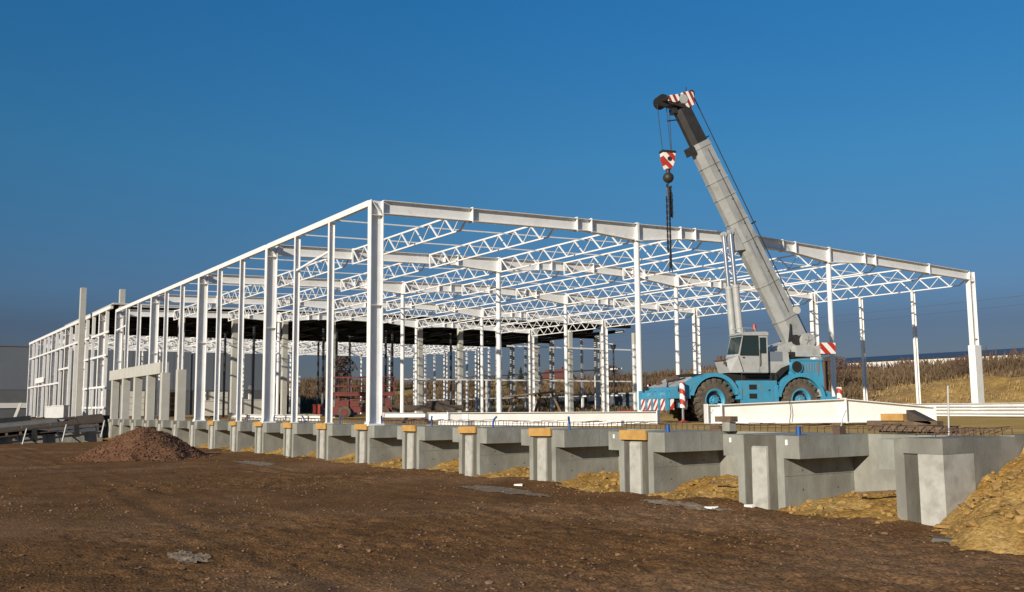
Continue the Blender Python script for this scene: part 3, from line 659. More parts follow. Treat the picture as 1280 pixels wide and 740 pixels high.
# ---- upper works
MB().cyl((2.3, 0, 1.95), (2.3, 0, 2.12), .95, n=32).build('slew_ring', 'black_metal', CR)
MB().prism([(1.4, 2.1), (3.5, 2.1), (3.85, 2.45), (3.95, 2.85), (5.4, 2.9), (5.42, 3.40), (4.9, 3.55), (3.9, 3.35), (3.0, 2.95), (1.4, 2.6)], -.52, .52).build('turntable', 'crane_grey', CR)
MB().prism([(2.66, 2.08), (3.5, 2.08), (3.82, 2.45), (3.78, 2.95), (3.4, 3.05), (2.66, 2.72)], -1.12, -.55).build('side_cabinet', 'crane_grey', CR)
MB().box(2.69, 3.46, -1.135, -1.118, 2.58, 2.99).build('dark_panel', 'crane_panel', CR)
for s in (-1, 1):
    MB().prism([(3.6, 2.8), (5.42, 2.82), (5.44, 3.40), (5.0, 3.60), (4.4, 3.52), (3.6, 3.28)], s*.66-.06, s*.66+.06).build('pivot_plate', 'crane_grey', CR)
MB().cyl((3.85, -.80, 3.05), (3.85, -.52, 3.05), .15, n=18).build('pivot_pin', 'black_metal', CR)
MB().cyl((3.85, -.83, 3.05), (3.85, -.80, 3.05), .20, n=18, caps=True).build('pivot_boss', 'crane_grey', CR)
MB().box(3.95, 4.22, -.95, -.72, 2.72, 3.0).box(3.9, 4.24, -.9, -.72, 2.62, 2.70).build('valve_block', 'black_metal', CR)
MB().box(4.25, 5.48, -1.0, 1.0, 2.80, 3.28).build('counterweight', 'crane_grey', CR)
MB().box(5.49, 6.24, -1.03, -.99, 2.93, 3.42).build('hazard_board', 'hazard_side', CR); MB().box(6.20, 6.235, -.98, 1.0, 2.93, 3.42).build('hazard_board', 'hazard', CR)
MB().cyl((4.9, -.99, 3.50), (4.9, -.82, 3.50), .34, n=36).build('winch_flange', 'crane_grey', CR)
o = MB().cyl((4.9, -.83, 3.50), (4.9, .83, 3.50), .28, n=28).build('winch_drum', 'black_metal', CR)
for k in range(5):
    a = 2*math.pi*k/5+.3; MB().bar((4.9, -.998, 3.50), (4.9+.2*math.cos(a), -.998, 3.50+.2*math.sin(a)), .03, .012).build('winch_spoke', 'crane_panel', CR)
MB().cyl((4.42, -.8, 3.55), (4.42, -.5, 3.55), .22, n=20).build('winch_drum', 'black_metal', CR)
# ---- cab
CB = MB().prism([(1.45, 2.08), (2.64, 2.08), (2.66, 3.68), (1.47, 3.66), (1.24, 2.80)], -1.3, -.25).build('cab', 'crane_grey', CR)
MB().prism([(1.44, 3.66), (2.69, 3.68), (2.69, 3.79), (2.6, 3.84), (1.55, 3.80), (1.38, 3.70)], -1.33, -.22).build('roof', 'crane_grey', CB)
MB().prism([(1.33, 2.84), (1.50, 3.60), (2.16, 3.61), (2.16, 2.84)], -1.312, -1.296).build('door_window', 'glass', CB)
MB().prism([(2.27, 2.90), (2.27, 3.58), (2.58, 3.58), (2.58, 2.90)], -1.312, -1.296).build('side_window', 'glass', CB)
def pane(p, name, m, par):
    mb = MB(); a = [Vector(q) for q in p]; nrm = (a[1]-a[0]).cross(a[3]-a[0]).normalized()*.008
    mb.hexa([q-nrm for q in a], [q+nrm for q in a]); return mb.build(name, m, par)
pane([(1.245, -1.24, 2.88), (1.455, -1.24, 3.62), (1.455, -.31, 3.62), (1.245, -.31, 2.88)], 'windscreen', 'glass', CB)
MB().box(2.205, 2.22, -1.309, -1.298, 2.1, 3.64).build('door_seam', 'crane_panel', CB)
mb = MB()
for a, b in (((1.31, 2.82), (1.485, 3.63)), ((1.485, 3.63), (2.19, 3.64)), ((2.18, 3.64), (2.18, 2.82)), ((2.19, 2.82), (1.31, 2.82))): mb.bar((a[0], -1.315, a[1]), (b[0], -1.315, b[1]), .035, .02, upv=(0, 1, 0))
mb.build('door_frame', 'black_metal', CB)
MB().box(1.42, 1.5, -1.34, -1.30, 2.70, 2.74).build('door_handle', 'black_metal', CB)
MB().bar((1.22, -1.306, 2.78), (1.44, -1.306, 2.10), .025, .012, upv=(0, 1, 0)).build('door_seam', 'black_metal', CB)
MB().hexa([(.88, -1.16, 2.08), (1.45, -1.29, 2.08), (1.45, -.26, 2.08), (.88, -.2, 2.08)], [(.74, -1.08, 2.58), (1.25, -1.285, 2.80), (1.25, -.26, 2.80), (.74, -.1, 2.58)]).build('cab_nose', 'crane_grey', CB)
MB().bar((1.19, -.9, 2.86), (1.33, -.7, 3.3), .02, .02).build('wiper', 'black_metal', CB)
MB().cyl((2.28, -.9, 3.83), (2.28, -.9, 3.95), .03, n=8).build('beacon_stalk', 'black_metal', CB)
MB().cyl((2.28, -.9, 3.95), (2.28, -.9, 4.16), .09, .075, n=14).build('beacon', 'beacon', CB)
mb = MB()
for a, b in (((1.5, -1.25), (2.1, -1.25)), ((1.5, -.35), (2.1, -.35)), ((1.5, -1.25), (1.5, -.35))): mb.cyl((*a, 3.98), (*b, 3.98), .014, n=6)
for a in ((1.5, -1.25), (2.1, -1.25), (1.5, -.35), (2.1, -.35)): mb.cyl((*a, 3.78), (*a, 3.98), .014, n=6)
mb.build('roof_rail', 'crane_grey', CB)
mb = MB().box(.68, 1.1, -1.0, -.1, 2.60, 2.64); mb.cyl((.70, -1.05, 2.62), (.66, -1.12, 2.80), .02, n=8).box(.62, .70, -1.16, -1.08, 2.42, 2.56).cyl((.85, -.35, 2.64), (.85, -.35, 2.82), .11, n=14).cyl((.85, -.7, 2.64), (.85, -.7, 2.74), .08, n=12)
mb.build('cab_front_gear', 'rust', CB)
# operator's seat inside, seen through the glass
# ---- boom
A = Vector((4.86, 0, 3.52)); T = Vector((.30, 0, 12.28)); bd = (T-A).normalized(); bn = Vector((-bd.z, 0, bd.x))  # bn points forward/down
if bn.x > 0: bn = -bn
def boom_pt(s, n_, y): return A+bd*s+bn*n_+Vector((0, y, 0))
def boom_sec(s0, s1, d0, d1, w0, w1, name, m, off0=0, off1=0, cham=.26):
    def ring(s, d, w, off):
        q = [(-.5, -.5+cham*.55), (-.5, .5-cham*.55), (-.5+cham*.3, .5), (.5-cham, .5), (.5, .5-cham*1.2), (.5, -.5+cham*1.2), (.5-cham, -.5), (-.5+cham*.3, -.5)]
        return [boom_pt(s, a*d+off, b*w) for a, b in q]
    r0, r1 = ring(s0, d0, w0, off0), ring(s1, d1, w1, off1); n = len(r0)
    return MB().add(r0+r1, [tuple(range(n)), tuple(range(2*n-1, n-1, -1))]+[((i+1) % n, i, n+i, n+(i+1) % n) for i in range(n)]).build(name, m, CR)
Ls = (T-A).length
bm = boom_sec(.1, Ls, 1.0, .88, .90, .82, 'boom', 'boom_grey')
# heel of the boom narrows to the pivot
boom_sec(-.35, .2, .55, .90, .70, .84, 'boom_heel', 'boom_grey', off0=-.08)
def collar(s, d, w, par, th=.07, m='boom_grey'):
    mb = MB(); q = [(-.5, -.36), (-.5, .36), (-.42, .5), (.24, .5), (.5, .19), (.5, -.19), (.24, -.5), (-.42, -.5)]
    P0 = [boom_pt(s, a*d, b*w) for a, b in q]; P1 = [boom_pt(s+th, a*d, b*w) for a, b in q]; n = 8
    mb.add(P0+P1, [tuple(range(n)), tuple(range(2*n-1, n-1, -1))]+[((i+1) % n, i, n+i, n+(i+1) % n) for i in range(n)]); return mb.build('collar', m, par)
for s in (1.15, 2.9, 5.05, 6.0, 7.2, 8.0, 8.75, Ls-.25): collar(s, 1.06-.013*s, .96-.01*s, bm)
for s in (1.3, 2.7, 4.2): MB().bar(boom_pt(s, .12, -.44), boom_pt(s+1.1, .12, -.435), .03, .012, upv=(0, 1, 0)).build('weld_rib', 'crane_panel', bm)
for k in range(7): MB().bar(boom_pt(4.05+k*.12, -.10, -.432), boom_pt(4.12+k*.12, -.10, -.432), .05, .012, upv=(0, 1, 0)).build('lettering', 'crane_panel', bm)
# worn lug for the lift cylinders
MB().hexa([boom_pt(4.75, .40, -.34), boom_pt(4.75, .40, .34), boom_pt(5.85, .40, .34), boom_pt(5.85, .40, -.34)], [boom_pt(4.9, .82, -.3), boom_pt(4.9, .82, .3), boom_pt(5.25, .70, .3), boom_pt(5.25, .70, -.3)]).build('cylinder_lug', 'boom_grey', bm)
MB().cyl(boom_pt(1.75, -.35, -.50), boom_pt(1.75, -.35, .5), .16, n=18).box(*[0]*6).build('rope_guide', 'crane_grey', bm) if False else None
MB().cyl(boom_pt(1.28, -.52, -.5), boom_pt(1.28, -.52, -.1), .17, n=18).build('hose_reel', 'sheet_white', bm)
MB().bar(boom_pt(.55, -.2, -.435), boom_pt(1.0, -.2, -.435), .3, .02, upv=(0, 1, 0)).build('cover_plate', 'crane_panel', bm)
# black inner section and head
s1 = Ls+1.72
ib = boom_sec(Ls-.3, s1, .78, .74, .66, .62, 'inner_boom', 'black_metal', off0=-.02, off1=-.02)
MB().hexa([boom_pt(Ls-.35, .40, -.3), boom_pt(Ls-.35, .40, .3), boom_pt(Ls+.0, .40, .3), boom_pt(Ls+.0, .40, -.3)], [boom_pt(Ls-.35, .62, -.3), boom_pt(Ls-.35, .62, .3), boom_pt(Ls+.02, .60, .3), boom_pt(Ls+.02, .60, -.3)]).build('wear_pad', 'black_metal', ib)
hd = Vector((-1.42, 0, 14.08))
def head_plate(y, m, name='head_plate'):
    poly = [(-.62, 13.98), (-.25, 13.80), (.06, 14.0), (-.02, 14.50), (-.18, 14.58), (-.62, 14.44)]
    MB().prism([(-1.25, 14.02), (-.82, 13.98), (-.72, 14.1), (-.74, 14.38), (-1.2, 14.28)], y-.018, y+.018).build('head_plate', m, ib)
    return MB().prism(poly, y-.02, y+.02).build(name, m, ib)
for y in (-.33, .33): head_plate(y, 'hazard_head')
MB().prism([(-1.5, 14.0), (-.7, 13.84), (-.2, 13.75), (.02, 14.0), (-.05, 14.45), (-1.3, 14.25)], -.30, .30).build('head_core', 'black_metal', ib)
for y in (-.2, -.07, .07, .2): MB().cyl((-1.42, y-.04, 14.06), (-1.42, y+.04, 14.06), .29, n=24).build('sheave', 'matt_black', ib)
MB().cyl((-1.42, -.40, 14.06), (-1.42, .40, 14.06), .07, n=12).build('sheave_pin', 'black_metal', ib)
MB().cyl((-.52, -.375, 14.17), (-.52, -.352, 14.17), .21, n=22).build('head_disc', 'crane_grey', ib)
MB().cyl((-.05, -.25, 14.5), (-.05, .25, 14.5), .16, n=18).cyl((-.2, 0, 14.5), (-.18, 0, 14.85), .02, n=6).build('top_sheave', 'matt_black', ib)
MB().box(-.95, -.75, -.2, .2, 13.55, 13.78).cyl((-1.15, 0, 13.22), (-.60, 0, 13.32), .03, n=8).build('head_bracket', 'black_metal', ib)
# lift cylinders
for y in (-.30, .30):
    top = Vector((1.62, y, 8.30)); bot = Vector((2.0, y, 2.7)); mid = top.lerp(bot, .42)
    o = MB().cyl(mid, bot, .155, n=22).cyl(mid, mid+(bot-top).normalized()*.12, .175, n=22).build('lift_cylinder', 'crane_grey', CR)
    MB().cyl(top, mid, .095, n=20).build('rod', 'chrome', o)
    MB().cyl(top-Vector((0, .09, 0)), top+Vector((0, .09, 0)), .12, n=16).build('rod_eye', 'crane_grey', o)
# ropes, hook block and slings
MB().tube([(.10, 0, 14.60), (5.42, -.2, 3.80), (5.15, -.3, 3.62)], .022, 6).build('hoist_rope', 'black_metal', CR)
for s in (Ls+.1, 5.6): MB().bar(boom_pt(s, -.40, 0), boom_pt(s, -.70 if s > 7 else -.92, 0), .06, .06).build('rope_guide', 'black_metal', bm)
hx, hz = -1.18, 11.45
for (xa, za, xb) in ((-1.68, 14.05, hx-.24), (-1.16, 14.0, hx+.16), (-1.02, 13.9, hx+.20)):
    MB().cyl((xa, -.08 if xb < hx else .06, za), (xb, 0, hz+.36), .015, n=6).build('hoist_rope', 'black_metal', CR)
hk = MB().prism([(hx-.30, hz+.30), (hx+.30, hz+.30), (hx+.28, hz-.02), (hx+.12, hz-.42), (hx-.12, hz-.42), (hx-.28, hz-.02)], -.16, .16).build('hook_block', 'hazard_side', CR)
MB().box(hx-.33, hx+.33, -.18, .18, hz+.30, hz+.40).cyl((hx, -.19, hz+.02), (hx, .19, hz+.02), .10, n=14).cyl((hx, 0, hz-.42), (hx, 0, hz-.62), .09, n=12).build('block_frame', 'black_metal', hk)
bmq = bmesh.new(); bmesh.ops.create_uvsphere(bmq, u_segments=18, v_segments=12, radius=.24); me = bpy.data.meshes.new('hook_ball'); bmq.to_mesh(me); me.materials.append(MATS['black_metal']); me.polygons.foreach_set('use_smooth', [True]*len(me.polygons))
inst('hook_ball', me, hk, (hx, 0, hz-.80))
MB().tube([(hx, 0, hz-1.0), (hx-.08, 0, hz-1.15), (hx+.02, 0, hz-1.28), (hx+.13, 0, hz-1.18)], .05, 10).build('hook', 'black_metal', hk)
def chain(pts, r, step, name):
    mb = MB(); pts = [Vector(q) for q in pts]; k = 0
    for a, b in zip(pts, pts[1:]):
        n = max(1, int((b-a).length/step))
        for j in range(n):
            p, q = a.lerp(b, j/n), a.lerp(b, (j+1.25)/n); mb.bar(p, q, r*(2.6 if k % 2 else 1), r*(1 if k % 2 else 2.6)); k += 1
    return mb.build(name, 'black_metal', hk)
zt = hz-1.2
for dx, dy, ln in ((-.08, .05, 2.9), (-.02, -.07, 3.6), (.05, .06, 3.3), (.14, -.02, 1.35), (.02, .0, 2.4), (.11, .07, 1.3)):
    chain([(hx+dx*.5, dy*.5, zt), (hx+dx, dy, zt-.4), (hx+dx, dy, zt-ln)], .030, .13, 'sling_chain')
for dx in (-.05, .07): chain([(hx+dx*.4, 0, zt-2.8), (hx+dx, 0, hz-4.95)], .016, .12, 'sling_chain')

# ---- smaller fittings: hoses, rails, steps, flaps
for k, yy in enumerate((-.16, -.08, .0)):
    MB().tube([tuple(boom_pt(.9, .1, -.47-.02*k)), (4.1+.05*k, -.66, 3.35), (3.7, -.70+.04*k, 2.95), (3.3, -.9, 2.62), (3.1+.08*k, -1.0, 2.20)], .022, 7).build('hose', 'matt_black', CR)
MB().tube([tuple(boom_pt(1.4, -.1, -.475)), tuple(boom_pt(4.4, -.12, -.47)), tuple(boom_pt(6.6, -.12, -.455)), tuple(boom_pt(Ls-.4, -.1, -.44))], .014, 6).build('hose', 'matt_black', bm)
for s_ in (2.0, 3.4, 4.6, 5.8, 7.0, 8.4): MB().bar(boom_pt(s_, -.11, -.43), boom_pt(s_+.06, -.11, -.43), .10, .05, upv=(0, 1, 0)).build('hose_clip', 'crane_panel', bm)
MB().cyl((1.3, -1.38, 1.72), (1.3, -1.38, 2.1), .016, n=6).build('grab_rail', 'black_metal', CR)
hr = MB()
for p, q in (((2.7, -1.38, 1.76), (2.7, -1.38, 2.05)), ((2.7, -1.38, 2.05), (2.95, -1.38, 2.05)), ((2.95, -1.38, 2.05), (2.95, -1.38, 1.76))): hr.cyl(p, q, .016, n=6)
hr.build('grab_rail', 'black_metal', CR)
MB().tube([(2.24, -1.33, 2.35), (2.24, -1.36, 2.5), (2.24, -1.36, 2.95), (2.24, -1.33, 3.05)], .014, 6).build('grab_rail', 'black_metal', CB)
MB().box(1.35, 2.5, -1.46, -1.30, 2.03, 2.07).build('cab_step', 'black_metal', CR)
for x in (1.19, WB-1.22): MB().box(x-.02, x+.02, -1.38, -.8, .45, .98).build('mud_flap', 'matt_black', CR)
for x in (1.35, 1.52, 2.35, 2.62, 2.86):
    for z in (.84, 1.66): MB().cyl((x, -1.40, z), (x, -1.415, z), .018, n=8).build('bolt', 'crane_panel', CR)
MB().box(1.29, 1.30, -1.406, -1.39, .78, 1.70).build('panel_seam', 'crane_panel', CR)
MB().box(-2.13, -2.10, -.9, -.35, 1.13, 1.25).build('head_lamp', 'chrome', CR); MB().box(-2.13, -2.10, .35, .9, 1.13, 1.25).build('head_lamp', 'chrome', CR)
MB().tube([(-1.9, -.8, 1.5), (-1.7, -.5, 1.72), (-1.35, -.55, 1.78), (-1.1, -.9, 1.86)], .03, 7).build('hose', 'matt_black', CR)
MB().box(WB+.95, WB+1.02, -1.24, -1.2, 1.95, 2.6).build('panel_seam', 'crane_panel', CR)
MB().prism([(WB+.75, 1.05), (WB+1.15, 1.05), (WB+1.15, 1.35), (WB+.95, 1.5)], -1.38, -1.2).build('tool_case', 'crane_grey', CR)
# ================================================================== steel waiting on the ground
def lying(name, label, p, q, depth, width, z, m='steel_white', d2=None, group=None):
    L_ = math.hypot(q[0]-p[0], q[1]-p[1]); a = math.atan2(q[1]-p[1], q[0]-p[0])
    o = empty(name, (p[0], p[1], z), a); tag(o, label, 'steel beam', group); return o, L_
# tapered rafter in front of the crane
TB, L_ = lying('tapered_beam', 'white tapered steel beam lying on timbers before the crane wheels', (10.49, 7.5), (14.02, 14.76), .7, .3, 0.0)
hs_ = [(0, .64), (.45, .64), (L_*.60, .80), (L_, .50)]
mb = MB()
for (xa, ha), (xb, hb) in zip(hs_, hs_[1:]):
    mb.hexa([(xa, -.15, ha-.025), (xb, -.15, hb-.025), (xb, .15, hb-.025), (xa, .15, ha-.025)], [(xa, -.15, ha), (xb, -.15, hb), (xb, .15, hb), (xa, .15, ha)])
    mb.hexa([(xa, -.008, .025), (xb, -.008, .025), (xb, .008, .025), (xa, .008, .025)], [(xa, -.008, ha-.025), (xb, -.008, hb-.025), (xb, .008, hb-.025), (xa, .008, ha-.025)])
mb.box(0, L_, -.15, .15, 0, .025).build('web_and_flanges', 'steel_white', TB)
for x, h in ((0.0, .66), (.48, .67), (L_*.60, .83), (L_-.02, .52)): MB().box(x-.02, x+.02, -.17, .17, -.02 if x != .48 else -.08, h).build('stiffener', 'steel_white', TB)
for x in (.16, .20): MB().box(x, x+.03, -.035, -.009, .36 if x < .18 else .44, .40 if x < .18 else .48).build('bolt_plate', 'steel_grey', TB)
mb = MB().tube([(2.85, -.16, .78), (2.88, -.17, .35), (2.8, -.2, 0.02)], .012, 6); mb.build('cable_end', 'black_metal', TB)
for x, lab in ((1.1, 'timber bearer under the low end of the tapered beam'), (4.4, 'timber bearer under the middle of the tapered beam'), (7.2, 'timber bearer under the far end of the tapered beam')):
    a = TB.rotation_euler[2]; o = MB().box(-.09, .09, -.5, .5, -.09, -.012).build('timber_bearer', 'timber_old'); o.location = (10.49+x*math.cos(a), 7.5+x*math.sin(a), -.005); o.rotation_euler = (0, 0, a+R(5)); tag(o, lab, 'timber')
# stack of channels at the right end
SK = (-4.0, 33.2)
chan = MB().box(0, 19.5, -.02, .02, 0, .15).box(0, 19.5, -.16, -.02, .128, .15).box(0, 19.5, -.16, -.02, 0, .022).mesh('channel', 'steel_white')
for k in range(4):
    o = inst('steel_channel', chan, None, (SK[0]+random.uniform(-.3, .3), SK[1]-.0, -.02+.168*k), R(-12)); tag(o, ['lowest', 'second', 'third', 'topmost'][k]+' long white steel channel in the stack by the right end column' if k != 1 and k != 2 else ['', 'second lowest', 'third lowest'][k]+' white steel channel in the stack by the right end column', 'steel channel', 'stack of steel channels')
# white I beams lying along the dock, the first greyed for shade on its web
def lying_i(label, p, q, depth, width, z, m, ends=True):
    o, L_ = lying('lying_beam', label, p, q, depth, width, z, group='beams lying behind the dock')
    MB().ibeam((0, 0, depth), (L_, 0, depth), depth, width).build('section', m, o)
    if ends:
        for x in (.015, L_-.015): MB().box(x-.02, x+.02, -width/2-.03, width/2+.03, -.02, depth+.03).build('end_plate', 'steel_white', o)
    return o
lying_i('long white I-beam lying behind the starter bars, ending at the crane front', (-1.0, 4.2), (6.9, 8.6), .46, .26, -.05, 'steel_grey')  # white steel greyed: shade on the web put into the colour
lying_i('white I-beam lying farther in, behind the long one', (-14.2, 7.6), (-2.5, 13.6), .42, .26, -.05, 'steel_white')
lying_i('low white I-beam on the pad between the second and third facade columns', (-30, 5.2), (-16.0, 4.6), .34, .25, -.04, 'steel_white', False)
lying_i('low white I-beam on the pad beyond the lift', (-44, 8.2), (-31.0, 6.0), .34, .25, -.04, 'steel_white', False)
for k, (p, q, lab) in enumerate([((3.3, 3.2), (9.3, 4.9), 'bright white hollow bar lying close behind the third and fourth timber boards'), ((8.0, 5.6), (-.2, 3.3), 'white hollow bar lying against the long I-beam')]):
    a = math.atan2(q[1]-p[1], q[0]-p[0]); o = MB().box(0, math.hypot(q[0]-p[0], q[1]-p[1]), -.09, .09, 0, .17).build('steel_bar', 'steel_white'); o.location = (p[0], p[1], -.06 if k else -.03); o.rotation_euler = (0, 0, a); tag(o, lab, 'steel bar')
pk = 0
for x, y, ln, a, lab in ((-9.5, 12.2, 3.4, 20, 'white steel plates stacked flat at the foot of the inner column'), (-3.5, 13.0, 2.6, 25, 'white steel plates piled beside the front inner column'), (-11.5, 13.6, 2.2, 12, 'short white steel plates heaped beyond the inner column')):
    o = empty('plate_pile', (x, y, -.08), R(a)); tag(o, lab, 'steel plates', 'piles of steel plates')
    for k in range(5): MB().box(-ln/2+random.uniform(-.2, .2), ln/2+random.uniform(-.2, .2), -.3+random.uniform(-.1, .1), .3, .08*k, .08*k+.07).build('plate', 'steel_white', o)
o = empty('small_offcut', (1.6, 3.3, -.06), .3); tag(o, 'short white angle offcut standing on the pad edge', 'steel offcut'); MB().box(0, .3, 0, .03, 0, .42).box(-.25, .3, 0, .5, 0, .16).build('angle', 'steel_white', o)
# timber and rebar on the open corner
WP = empty('timber_pile', (21.3, 2.9, -.03)); tag(WP, 'pile of old timbers and boards on the corner of the dock', 'timber pile')
for (x0, x1, y0, y1, z0, z1, m) in ((-.9, 1.0, -.25, -.05, .05, .17, 'timber_old'), (-.8, .9, .1, .3, .05, .17, 'timber_old'), (-.95, .75, -.2, .02, .175, .27, 'timber_old'), (-.55, .0, -.25, .0, .275, .42, 'timber'), (-1.05, .95, .35, .5, .0, .12, 'timber_old')):
    MB().box(x0, x1, y0, y1, z0, z1).build('timber', m, WP)
MB().hexa([(.05, -.2, .28), (.6, -.2, .20), (.6, .1, .20), (.05, .1, .28)], [(.05, -.2, .50), (.62, -.2, .24), (.62, .1, .24), (.05, .1, .50)]).build('tilted_board', 'formwork', WP)
MB().cyl((22.55, 2.3, -.3), (22.6, 2.3, .95), .018, n=6).build('steel_rod', 'steel_grey').__setitem__('label', 'thin upright steel rod on the corner of the dock'); bpy.data.objects['steel_rod']['category'] = 'steel rod'
BW = empty('block_pile', (16.55, 2.0, -.028)); tag(BW, 'small stack of timber and concrete blocks on the pier by the crane wheel', 'block pile')
MB().box(.2, .45, -.1, .12, 0, .22).build('concrete_block', 'concrete', BW); MB().box(-.02, .5, -.12, .14, .225, .36).build('timber', 'timber_old', BW); MB().box(-.25, .15, -.1, .1, 0, .06).box(-.22, .1, -.1, .1, .07, .12).box(-.2, .12, -.1, .1, .13, .18).build('slab', 'timber_old', BW)
BW = empty('block_pile', (20.55, 1.5, -.028)); tag(BW, 'dark bracket block on the pier next to the open corner', 'block pile')
MB().box(-.08, .10, -.1, .1, 0, .17).build('bracket', 'rust', BW); MB().tube([(.05, 0, .15), (.12, 0, .35), (.2, 0, .5)], .012, 6).build('wire_end', 'steel_grey', BW)
# planks on the pad near the corner column
o = empty('plank_pile', (-6.6, 4.6, -.06), R(18)); tag(o, 'brown planks stacked low on the pad by the corner column', 'planks')
for k in range(4): MB().box(-2.0+.1*k, 2.1-.15*k, -.25+.05*k, .2, .065*k, .065*k+.06).build('plank', 'timber_old', o)
# ================================================================== red scissor lift
SL = empty('scissor_lift', (-30.4, 13.6, -.05), math.atan2(.91, .41)); SL.scale = (1.08, 1.05, 1.04); tag(SL, 'red scissor lift with railed platform parked behind the corner column', 'scissor lift')
MB().box(-1.95, 1.95, -.75, .75, .40, .78).box(-2.1, -1.5, -.8, .8, .25, .6).box(-1.75, -1.45, -.7, .7, .75, 1.35).box(1.5, 1.8, -.7, .7, .75, 1.35).build('chassis', 'lift_red', SL)
wl = MB().cyl((0, -.15, 0), (0, .15, 0), .42, n=22).mesh('wheel', 'tyre'); wr = MB().cyl((0, -.17, 0), (0, .17, 0), .23, n=16).mesh('rim', 'lift_red')
for x, y in ((-1.15, -.85), (1.35, -.85), (-1.15, .85), (1.35, .85)): o = inst('wheel', wl, SL, (x, y, .42)); inst('rim', wr, o)
for y in (-.6, .6):
    for k in range(2):
        z = .82+k*.34
        MB().bar((-1.5, y, z), (1.4, y, z+.30), .10, .08).build('scissor_arm', 'lift_red', SL); MB().bar((-1.5, y+.12, z+.30), (1.4, y+.12, z), .10, .08).build('scissor_arm', 'matt_black', SL)
MB().box(-2.05, 2.05, -.9, .9, 1.52, 1.72).box(-2.15, 2.15, -.95, .95, 1.72, 1.78).build('platform', 'lift_red', SL)
rl = MB()
for z in (2.2, 2.8):
    for y in (-.9, .9): rl.bar((-2.1, y, z), (2.1, y, z), .05, .05)
    for x in (-2.1, 2.1): rl.bar((x, -.9, z), (x, .9, z), .05, .05)
rl.build('guard_rail', 'lift_red', SL)
for x in (-2.1, -.9, -.1, .8, 1.4, 2.1):
    for y in (-.9, .9): MB().box(x-.025, x+.025, y-.025, y+.025, 1.72, 2.8).build('rail_post', 'lift_red', SL)
MB().box(-1.6, -.2, -.8, -.6, .8, 1.15).box(.3, 1.2, -.8, -.62, .82, 1.2).cyl((-.9, -.84, .42), (-.9, -.84, 1.2), .06, n=8).build('tool_box', 'lift_red', SL)
# ================================================================== things on the far part of the pad
o = empty('trestle_table', (-21.5, 22.0, -.08), R(40)); tag(o, 'dark timber trestle with sloping top and crossed legs among the inner columns', 'trestle')
MB().hexa([(-1.6, -.5, 1.40), (2.4, -.5, 1.72), (2.4, .5, 1.72), (-1.6, .5, 1.40)], [(-1.6, -.5, 1.5), (2.4, -.5, 1.82), (2.4, .5, 1.82), (-1.6, .5, 1.5)]).build('top', 'timber_old', o)
for p, q in (((-1.5, 0, 0.2), (-.9, 0, 1.45)), ((.3, .2, 0), (.9, 0, 1.55)), ((1.3, 0, 0), (.5, 0, 1.55)), ((2.4, 0, .2), (1.7, 0, 1.65)), ((.8, 0, 0), (.8, 0, 1.6))): MB().bar(p, q, .14, .14).build('leg', 'timber_old', o)
MB().box(.3, 1.4, -.4, .4, 0, .4).build('base', 'red_paint', o)
o = empty('red_bundle', (-19.2, 29.8, -.1), R(45)); tag(o, 'low red wrapped bundle on the pad beside the front inner column', 'bundle')
for k in range(3): MB().cyl((-1.3, .28*k-.28, .24), (1.3, .28*k-.28, .24), .22, n=12).build('roll', 'red_paint', o)
o = empty('flat_trailer', (-42, 24.6, -.1), R(62)); tag(o, 'low dark brown machine standing before the concrete columns', 'machine')
MB().box(-3.4, 3.6, -.8, .8, .5, 1.0).box(-3.4, -2.6, -.8, .8, 1.0, 1.5).box(.5, 2.4, -.7, .7, 1.0, 1.35).build('body', 'formwork', o)
for x in (-2.4, 2.6):
    for y in (-.8, .8): MB().cyl((x, y-.14, .38), (x, y+.14, .38), .38, n=16).build('wheel', 'tyre', o)
def site_box(x, y, sx_, sy_, h, m, label, name='site_box', rz=0):
    o = empty(name, (x, y, -.08), rz); tag(o, label, 'site box')
    MB().box(-sx_/2, sx_/2, -sy_/2, sy_/2, .12, h).build('body', m, o); MB().box(-sx_/2-.05, sx_/2+.05, -sy_/2-.05, sy_/2+.05, h+.002, h+.08).build('lid', m, o)
    for a in (-1, 1): MB().box(-sx_/2+.1, sx_/2-.1, a*sy_*.35-.08, a*sy_*.35+.08, 0, .12).build('skid', 'black_metal', o)
site_box(-66, 17.5, 3, 3.0, 1.7, 'steel_grey', 'pale grey site box standing on the pad beyond the second main column')
site_box(-66.5, 12.8, 1.6, 1.5, 1.6, 'cladding_white', 'white chest on the pad beyond the concrete posts')
site_box(-58, 22.0, 2, 1.6, 1.1, 'red_paint', 'small rusty red drum box on the pad among the concrete columns')
site_box(-45, 18.2, 2.4, 2.0, .7, 'roof_blue', 'low dark blue bin on the pad beyond the scissor lift')
site_box(-60.0, -2.0, 1.5, .5, 1.15, 'steel_grey', 'light grey steel chest at the foot of the far frame', rz=R(30)); site_box(-62.6, -2.2, 1.5, .5, 1.1, 'steel_grey', 'second light grey chest at the foot of the far frame, beyond the first', rz=R(30))
for k, (y, w_, m) in enumerate(((8.0, 1.4, 'timber'), (10.5, 1.6, 'timber_old'), (14.6, 2.2, 'cladding_white'), (5.5, 2.5, 'cladding_white'))):
    o = empty('material_pallet', (-74+2*k, y, -.05)); tag(o, ['upright orange crate in the far hall', 'brown crate in the far hall beside the orange one', 'pallet of white blocks in the far hall', 'tall pallet of white blocks near the far facade'][k], 'pallet')
    for j in range(4): MB().box(-.6, .6, -w_/2, w_/2, .15+.62*j, .15+.62*j+.58).build('layer', m, o)
    MB().box(-.65, .65, -w_/2-.05, w_/2+.05, 0, .14).build('pallet', 'timber_old', o)
